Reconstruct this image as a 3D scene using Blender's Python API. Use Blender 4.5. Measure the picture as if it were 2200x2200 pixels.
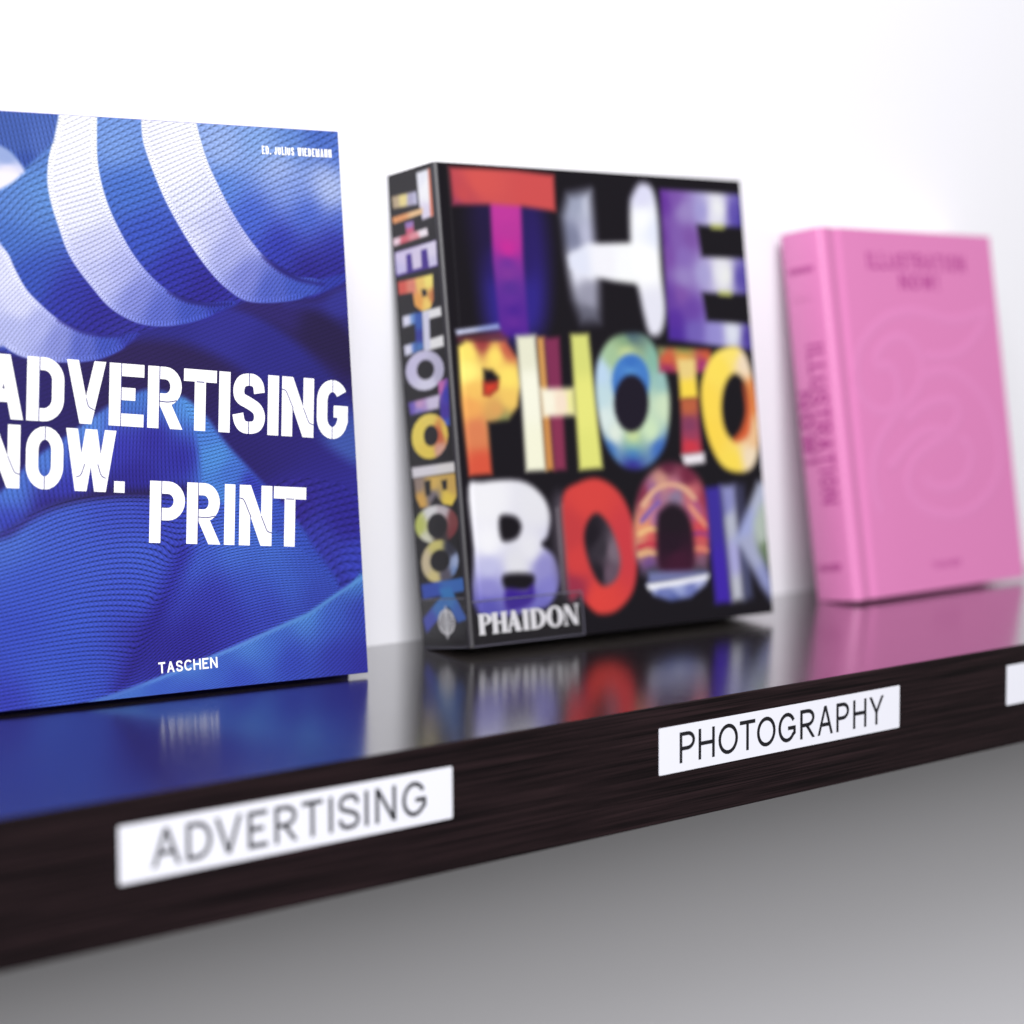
import bpy, math, random
import numpy as np
from mathutils import Matrix, Vector

MM = 0.001
for o in list(bpy.data.objects):
    bpy.data.objects.remove(o, do_unlink=True)
scene = bpy.context.scene
COL = scene.collection

# ------------------------------------------------------------------ camera
cam_data = bpy.data.cameras.new('camera')
cam = bpy.data.objects.new('camera', cam_data)
COL.objects.link(cam)
YAW, PITCH, ROLL = 0.7399, -0.0772, -0.0057
fwd = Vector((math.sin(YAW)*math.cos(PITCH), math.cos(YAW)*math.cos(PITCH), math.sin(PITCH)))
rgt = Vector((math.cos(YAW), -math.sin(YAW), 0))
upv = rgt.cross(fwd)
R_ = math.cos(ROLL)*rgt + math.sin(ROLL)*upv
U_ = -math.sin(ROLL)*rgt + math.cos(ROLL)*upv
mat = Matrix((R_, U_, -fwd)).transposed().to_4x4()
mat.translation = Vector((-956.07, -723.95, 179.4))*MM
cam.matrix_world = mat
cam_data.sensor_width = 36.0
cam_data.sensor_fit = 'HORIZONTAL'
cam_data.lens = 4535.54/2200*36.0
cam_data.clip_start = 0.02
cam_data.clip_end = 100
cam_data.dof.use_dof = True
cam_data.dof.focus_distance = 1.105
cam_data.dof.aperture_fstop = 3.7
scene.camera = cam

# ------------------------------------------------------------------ light
world = bpy.data.worlds.new('World')
scene.world = world
world.use_nodes = True
wb = world.node_tree.nodes['Background']
wb.inputs[0].default_value = (1.0, 0.985, 0.97, 1)
wb.inputs[1].default_value = 0.25

def area_lamp(name, loc, target, sx, sy, power, col=(1, 1, 1)):
    d = bpy.data.lights.new(name, 'AREA')
    d.shape = 'RECTANGLE'; d.size = sx; d.size_y = sy
    d.energy = power; d.color = col
    o = bpy.data.objects.new(name, d); COL.objects.link(o)
    o.location = loc
    o.rotation_euler = (Vector(target)-Vector(loc)).to_track_quat('-Z', 'Y').to_euler()
    return o
area_lamp('ceiling_panel_lamp', (-1.5, -1.75, 2.3), (0.15, 0.25, 0.1), 2.6, 1.3, 165, (0.985, 0.98, 1.0))
area_lamp('softbox_lamp', (-1.3, -2.1, 1.05), (0.15, 0.25, 0.05), 1.6, 0.85, 34, (1.0, 0.985, 0.985))

scene.view_settings.view_transform = 'Standard'
scene.view_settings.look = 'None'
scene.view_settings.exposure = 0.0
scene.view_settings.gamma = 1.0

# ------------------------------------------------------------------ helpers
def lin(c):
    c = c/255.0
    return c/12.92 if c <= 0.04045 else ((c+0.055)/1.055)**2.4
def rgb(r, g, b): return (lin(r), lin(g), lin(b), 1.0)

def principled(name, color, rough=0.5, spec=0.5, coat=0.0, coat_rough=0.1, sheen=0.0):
    m = bpy.data.materials.new(name); m.use_nodes = True
    b = m.node_tree.nodes['Principled BSDF']
    b.inputs['Base Color'].default_value = color
    b.inputs['Roughness'].default_value = rough
    b.inputs['Specular IOR Level'].default_value = spec
    b.inputs['Coat Weight'].default_value = coat
    b.inputs['Coat Roughness'].default_value = coat_rough
    if sheen: b.inputs['Sheen Weight'].default_value = sheen
    return m, m.node_tree, b

def N(nt, kind, **kw):
    n = nt.nodes.new(kind)
    for k, v in kw.items(): setattr(n, k, v)
    return n

def add_bump(nt, b, scale, strength, dist, stretch=(1, 1, 1), detail=3):
    tc = N(nt, 'ShaderNodeTexCoord'); mp = N(nt, 'ShaderNodeMapping')
    mp.inputs['Scale'].default_value = stretch
    nz = N(nt, 'ShaderNodeTexNoise'); nz.inputs['Scale'].default_value = scale; nz.inputs['Detail'].default_value = detail
    bp = N(nt, 'ShaderNodeBump'); bp.inputs['Strength'].default_value = strength; bp.inputs['Distance'].default_value = dist
    nt.links.new(tc.outputs['Object'], mp.inputs[0]); nt.links.new(mp.outputs[0], nz.inputs['Vector'])
    nt.links.new(nz.outputs['Fac'], bp.inputs['Height']); nt.links.new(bp.outputs[0], b.inputs['Normal'])
    return nz

def link_mesh(name, verts, faces, material, parent=None, smooth=False):
    me = bpy.data.meshes.new(name)
    me.from_pydata([tuple(v) for v in verts], [], [tuple(f) for f in faces])
    me.validate(); me.update()
    if material: me.materials.append(material)
    if smooth: me.polygons.foreach_set('use_smooth', [True]*len(me.polygons))
    o = bpy.data.objects.new(name, me); COL.objects.link(o)
    if parent: o.parent = parent
    return o

def box(name, x0, x1, y0, y1, z0, z1, material, parent=None, bevel=0.0):
    v = [(x, y, z) for x in (x0, x1) for y in (y0, y1) for z in (z0, z1)]
    v = [tuple(c*MM for c in p) for p in v]
    f = [(0, 1, 3, 2), (4, 6, 7, 5), (0, 4, 5, 1), (2, 3, 7, 6), (0, 2, 6, 4), (1, 5, 7, 3)]
    o = link_mesh(name, v, f, material, parent)
    if bevel:
        md = o.modifiers.new('bevel', 'BEVEL'); md.width = bevel*MM; md.segments = 3
        md.harden_normals = False
    return o

def empty(name, loc, rot, label, category, group=None):
    e = bpy.data.objects.new(name, None); COL.objects.link(e)
    e.empty_display_size = 0.02
    e.location = [c*MM for c in loc]; e.rotation_euler = rot
    e['label'] = label; e['category'] = category
    if group: e['group'] = group
    return e

# ------------------------------------------------------------------ lettering
def arc(cx, cy, rx, ry, a0, a1, n=12):
    return [(cx+rx*math.cos(math.radians(a0+(a1-a0)*i/n)), cy+ry*math.sin(math.radians(a0+(a1-a0)*i/n))) for i in range(n+1)]

def smooth_pts(pts, closed=False, n=5):
    P = [np.array(p, float) for p in pts]; out = []; m = len(P)
    rng = range(m) if closed else range(m-1)
    for i in rng:
        if closed: p0, p1, p2, p3 = P[i-1], P[i], P[(i+1) % m], P[(i+2) % m]
        else:
            p1, p2 = P[i], P[i+1]
            p0 = P[i-1] if i > 0 else 2*p1-p2
            p3 = P[i+2] if i+2 < m else 2*p2-p1
        for k in range(n):
            t = k/n
            out.append(tuple(0.5*((2*p1)+(-p0+p2)*t+(2*p0-5*p1+4*p2-p3)*t*t+(-p0+3*p1-3*p2+p3)*t**3)))
    if not closed: out.append(tuple(P[-1]))
    return out

def glyph(ch, ry=0.5):
    """centre lines in a unit box: list of (points, closed, diagonal)"""
    st = lambda x: ([(x, 0), (x, 1)], False, False)
    b = 0.27
    if ch == 'O':
        return [(arc(.5, 1-ry, .5, ry, 180, 0)+arc(.5, ry, .5, ry, 0, -180), True, False)]
    if ch == 'D':
        return [st(0), ([(0, 1)]+arc(.42, 1-ry, .58, ry, 90, 0)+arc(.42, ry, .58, ry, 0, -90)+[(0, 0)], False, False)]
    if ch == 'P':
        return [st(0), ([(0, 1)]+arc(.52, 1-b, .48, b, 90, -90)+[(0, 1-2*b)], False, False)]
    if ch == 'R':
        return [st(0), ([(0, 1)]+arc(.5, 1-b, .46, b, 90, -90)+[(0, 1-2*b)], False, False), ([(.42, 1-2*b), (1, 0)], False, 'low')]
    if ch == 'E':
        return [st(0), ([(0, 1), (1, 1)], False, False), ([(0, .52), (.88, .52)], False, False), ([(0, 0), (1, 0)], False, False)]
    if ch == 'L': return [st(0), ([(0, 0), (1, 0)], False, False)]
    if ch == 'T': return [st(.5), ([(0, 1), (1, 1)], False, 'wide')]
    if ch == 'I': return [st(.5)]
    if ch == 'H': return [st(0), st(1), ([(0, .52), (1, .52)], False, False)]
    if ch == 'U': return [([(0, 1), (0, .3)]+arc(.5, .3, .5, .3, 180, 360)+[(1, .3), (1, 1)], False, False)]
    if ch == 'J': return [([(1, 1), (1, .3)]+arc(.5, .3, .5, .3, 0, -180), False, False)]
    if ch == 'N': return [st(0), st(1), ([(0, 1), (1, 0)], False, 'both')]
    if ch == 'M': return [st(0), st(1), ([(0, 1), (.5, 0)], False, 'both'), ([(.5, 0), (1, 1)], False, 'both')]
    if ch == 'A': return [([(0, 0), (.5, 1)], False, 'both'), ([(.5, 1), (1, 0)], False, 'both'), ([(.17, .33), (.83, .33)], False, False)]
    if ch == 'V': return [([(0, 1), (.5, 0)], False, 'both'), ([(.5, 0), (1, 1)], False, 'both')]
    if ch == 'W': return [([(0, 1), (.25, 0)], False, 'both'), ([(.25, 0), (.5, 1)], False, 'both'), ([(.5, 1), (.75, 0)], False, 'both'), ([(.75, 0), (1, 1)], False, 'both')]
    if ch == 'Y': return [([(0, 1), (.5, .42)], False, 'both'), ([(.5, .42), (1, 1)], False, 'both'), ([(.5, .45), (.5, 0)], False, False)]
    if ch == 'S':
        return [(smooth_pts([(.97, .73), (.9, .9), (.72, .985), (.48, 1), (.2, .96), (.05, .84), (.04, .69), (.16, .59), (.5, .51), (.84, .41), (.98, .28), (.96, .13), (.8, .03), (.5, 0), (.24, .025), (.08, .12), (0, .28)]), False, False)]
    if ch == 'C':
        return [(arc(.55, 1-ry, .55, ry, 35, 180)+arc(.55, ry, .55, ry, 180, 325), False, False)]
    if ch == 'G':
        return [(arc(.5, 1-ry, .5, ry, 30, 180)+arc(.5, ry, .5, ry, 180, 325)+[(1, .26), (1, .46), (.56, .46)], False, False)]
    if ch == '.': return [([(.5, 0), (.5, .0001)], False, 'dot')]
    if ch == '!': return [([(.5, .28), (.5, 1)], False, False), ([(.5, 0), (.5, .1)], False, False)]
    return []

def ribbon(pts, w, closed):
    P = [np.array(p, float) for p in pts]
    Q = [P[0]]
    for p in P[1:]:
        if np.hypot(*(p-Q[-1])) > 1e-6: Q.append(p)
    if closed and np.hypot(*(Q[0]-Q[-1])) < 1e-6: Q.pop()
    P = Q; n = len(P); L = []; Rr = []
    for i in range(n):
        a = P[i]-P[i-1] if (i > 0 or closed) else P[1]-P[0]
        c = P[(i+1) % n]-P[i] if (i < n-1 or closed) else P[-1]-P[-2]
        a = a/np.hypot(*a); c = c/np.hypot(*c)
        na = np.array([-a[1], a[0]]); nc = np.array([-c[1], c[0]])
        m = na+nc; m = m/max(1e-6, np.hypot(*m)); k = min(2.0, 1/max(.3, m@nc))
        L.append(P[i]+m*w/2*k); Rr.append(P[i]-m*w/2*k)
    polys = []
    for i in range(n if closed else n-1):
        j = (i+1) % n
        polys.append([L[i], L[j], Rr[j], Rr[i]])
    return polys

def clip_y(poly, y0, y1):
    for s, lim in ((1, y0), (-1, -y1)):
        out = []
        for i in range(len(poly)):
            a, b = poly[i-1], poly[i]
            da, db = s*a[1]-lim, s*b[1]-lim
            if (da >= 0) != (db >= 0):
                t = da/(da-db); out.append(a+(b-a)*t)
            if db >= 0: out.append(b)
        poly = out
        if not poly: break
    return poly

def letter_polys(ch, x0, x1, y0, y1, sw, ry=0.5, serif=0.0, wscale=None):
    """flat polygons of one letter in its box, grouped by stroke"""
    strokes = []
    wd, ht = x1-x0, y1-y0
    fx = lambda X: x0+sw/2+X*(wd-sw)
    fy = lambda Y: y0+sw/2+Y*(ht-sw)
    for pts, closed, diag in glyph(ch, ry):
        if diag == 'dot':
            strokes.append([[np.array(p) for p in ((x0, y0), (x1, y0), (x1, y0+(x1-x0)), (x0, y0+(x1-x0)))]]); continue
        q = [(fx(X), fy(Y)) for X, Y in pts]
        vertical = len(q) == 2 and abs(q[0][0]-q[1][0]) < 1e-9
        if vertical:
            q = [(q[0][0], q[0][1]-sw/2 if pts[0][1] in (0, 1) else q[0][1]), (q[1][0], q[1][1]+sw/2 if pts[1][1] == 1 else q[1][1]-(sw/2 if pts[1][1] == 0 else 0))]
            if q[0][1] > q[1][1] and pts[0][1] == .45: q = [q[1], q[0]]
        elif len(q) == 2 and not diag:
            q = [q[0], (q[1][0]+(sw/2 if pts[1][0] == 1 and ch != 'H' else 0), q[1][1])]
        if diag == 'wide': q = [(x0, q[0][1]), (x1, q[1][1])]
        w = sw
        if diag in ('both', 'low'):
            a, b = np.array(q[0]), np.array(q[1])
            # the box edge, not the centre line, is where a slanted stroke ends
            a[1] += sw/2*(1 if a[1] > b[1] else -1) if diag == 'both' and pts[0][1] in (0, 1) else 0
            b[1] += sw/2*(1 if b[1] > a[1] else -1) if pts[1][1] in (0, 1) else 0
            d = (b-a)/np.hypot(*(b-a))
            ea = sw*1.2 if (diag == 'both' and pts[0][1] in (0, 1)) else 0
            eb = sw*1.2 if pts[1][1] in (0, 1) else sw*.2
            q = [tuple(a-d*ea), tuple(b+d*eb)]
            w = sw*0.96
        polys = ribbon(q, w, closed)
        polys = [clip_y([np.array(p) for p in po], y0, y1) for po in polys]
        strokes.append([p for p in polys if len(p) > 2])
        if serif and vertical:
            for yy, s in ((y0, 1), (y1, -1)):
                xc = q[0][0]
                strokes.append([[np.array(p) for p in ((xc-sw/2-serif, yy), (xc+sw/2+serif, yy), (xc+sw/2+serif, yy+s*serif*.5), (xc-sw/2-serif, yy+s*serif*.5))]])
    return strokes

def text_object(name, strokes, place, material, parent, step=0.012):
    """strokes: list of lists of 2D polygons (mm). place(s, t, lift) -> 3D local mm"""
    V = []; F = []
    for k, st in enumerate(strokes):
        lift = (k % 12)*step
        for po in st:
            i0 = len(V)
            V += [tuple(c*MM for c in place(p[0], p[1], lift)) for p in po]
            F.append(tuple(range(i0, i0+len(po))))
    return link_mesh(name, V, F, material, parent)

# ------------------------------------------------------------------ printed art: ink values on a fine sheet
def tps_fit(pts, val):
    n = len(pts); d = np.hypot(pts[:, None, 0]-pts[None, :, 0], pts[:, None, 1]-pts[None, :, 1])
    Kk = np.where(d > 0, d*d*np.log(d+1e-9), 0)+np.eye(n)*2.0
    Pm = np.c_[np.ones(n), pts]
    A = np.zeros((n+3, n+3)); A[:n, :n] = Kk; A[:n, n:] = Pm; A[n:, :n] = Pm.T
    return np.linalg.solve(A, np.r_[val, 0, 0, 0])
def tps_eval(co, pts, X):
    out = co[-3]+co[-2]*X[:, 0]+co[-1]*X[:, 1]
    for p, c in zip(pts, co[:-3]):
        d2 = (X[:, 0]-p[0])**2+(X[:, 1]-p[1])**2
        out += c*0.5*d2*np.log(d2+1e-9)
    return out

def inside_distance(X, polys):
    best = np.full(len(X), 1e9); inside = np.zeros(len(X), bool)
    for po in polys:
        for i in range(len(po)):
            a = po[i-1]; b = po[i]; e = b-a; L2 = e@e
            if L2 < 1e-9: continue
            px = X[:, 0]-a[0]; py = X[:, 1]-a[1]
            t = np.clip((px*e[0]+py*e[1])/L2, 0, 1)
            d2 = (px-t*e[0])**2+(py-t*e[1])**2
            np.minimum(best, d2, out=best)
            if a[1] != b[1]:
                c = ((a[1] > X[:, 1]) != (b[1] > X[:, 1])) & (X[:, 0] < e[0]*(X[:, 1]-a[1])/e[1]+a[0])
                inside ^= c
    d = np.sqrt(best)
    return np.where(inside, d, -d)

LINLUT = np.array([lin(i) for i in range(256)])
def paint(X, layers, base):
    n = len(X)
    col = np.tile(np.array(base, float), (n, 1))
    rib = np.zeros(n); stitch = np.zeros(n); amp = np.zeros(n)
    for L in layers:
        polys = [np.array(smooth_pts(p, True, 4) if L['s'] else p, float) for p in L['p']]
        e = L['e']
        lo = polys[0].min(0)-e; hi = polys[0].max(0)+e
        idx = np.nonzero((X[:, 0] > lo[0]) & (X[:, 0] < hi[0]) & (X[:, 1] > lo[1]) & (X[:, 1] < hi[1]))[0]
        if not len(idx): continue
        x = X[idx]
        sd = inside_distance(x, polys)
        keep = sd > -e
        idx = idx[keep]; x = x[keep]; sd = sd[keep]
        m = np.clip((sd+e)/(2*e), 0, 1); m = m*m*(3-2*m)
        acc = np.zeros((len(x), 3)); ws = np.zeros(len(x))
        size = max(hi-lo)
        soft = ((0.05 if size < 120 else 0.05)*size)**2
        for cx, cy, r, g, b in L['c']:
            w = 1.0/((x[:, 0]-cx)**2+(x[:, 1]-cy)**2+soft)**2.0
            acc += w[:, None]*np.array([r, g, b]); ws += w
        acc /= ws[:, None]
        col[idx] = col[idx]*(1-m[:, None])+acc*m[:, None]
        hard = m > 0.5
        if 'r' in L:
            pts = []; val = []
            for k, pl in L['r']:
                for q in pl: pts.append(q); val.append(k)
            pts = np.array(pts, float); val = np.array(val, float)
            co = tps_fit(pts, val)
            A = np.c_[pts, np.ones(len(pts))]
            g = np.linalg.lstsq(A, val, rcond=None)[0][:2]
            gl = np.hypot(*g); t = np.array([-g[1], g[0]])/gl
            xi = x[hard]
            rib[idx[hard]] = tps_eval(co, pts, xi)
            stitch[idx[hard]] = (xi@t)*gl*0.85
            amp[idx[hard]] = L['a']*(1.0 if L['q'] else 0.999)
        elif e < 3.5:
            amp[idx[hard]] = 0
    return col, rib, stitch, amp

def art_sheet(name, us, vs, place, layers, base, material, parent, gain=1.0, contrast=1.0, tint=(1, 1, 1)):
    U, V = np.meshgrid(us, vs)
    X = np.c_[U.ravel(), V.ravel()]
    col, rib, stitch, amp = paint(X, layers, base)
    nu, nv = len(us), len(vs)
    co = np.array(place(X[:, 0], X[:, 1])).T*MM
    i = np.arange((nv-1)*(nu-1)); r, c = i//(nu-1), i % (nu-1)
    a = r*nu+c
    quads = np.c_[a, a+1, a+nu+1, a+nu].astype(np.int32)
    me = bpy.data.meshes.new(name)
    me.vertices.add(len(co)); me.vertices.foreach_set('co', co.astype(np.float32).ravel())
    me.loops.add(quads.size); me.loops.foreach_set('vertex_index', quads.ravel())
    me.polygons.add(len(quads)); me.polygons.foreach_set('loop_start', np.arange(len(quads), dtype=np.int32)*4)
    me.update(calc_edges=True)
    col = np.clip(col, 0, 255)
    sat = (1-col.min(1)/np.maximum(col.max(1), 1))[:, None]
    cl = np.clip(255*(col/255)**(1+(contrast-1)*sat)*(1+(np.array(tint)-1)*sat), 0, 255)
    fl = np.floor(cl).astype(int); fr = cl-fl
    lc = LINLUT[fl]*(1-fr)+LINLUT[np.minimum(fl+1, 255)]*fr
    at = me.attributes.new('ink', 'FLOAT_COLOR', 'POINT')
    at.data.foreach_set('color', np.c_[np.clip(lc*gain, 0, .92), np.ones(len(lc))].astype(np.float32).ravel())
    for nm, arr in (('rib', rib), ('stitch', stitch), ('weave', amp)):
        at = me.attributes.new(nm, 'FLOAT', 'POINT'); at.data.foreach_set('value', arr.astype(np.float32))
    me.polygons.foreach_set('use_smooth', [True]*len(quads))
    me.materials.append(material); me.validate(); me.update()
    o = bpy.data.objects.new(name, me); COL.objects.link(o); o.parent = parent
    return o

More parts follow.
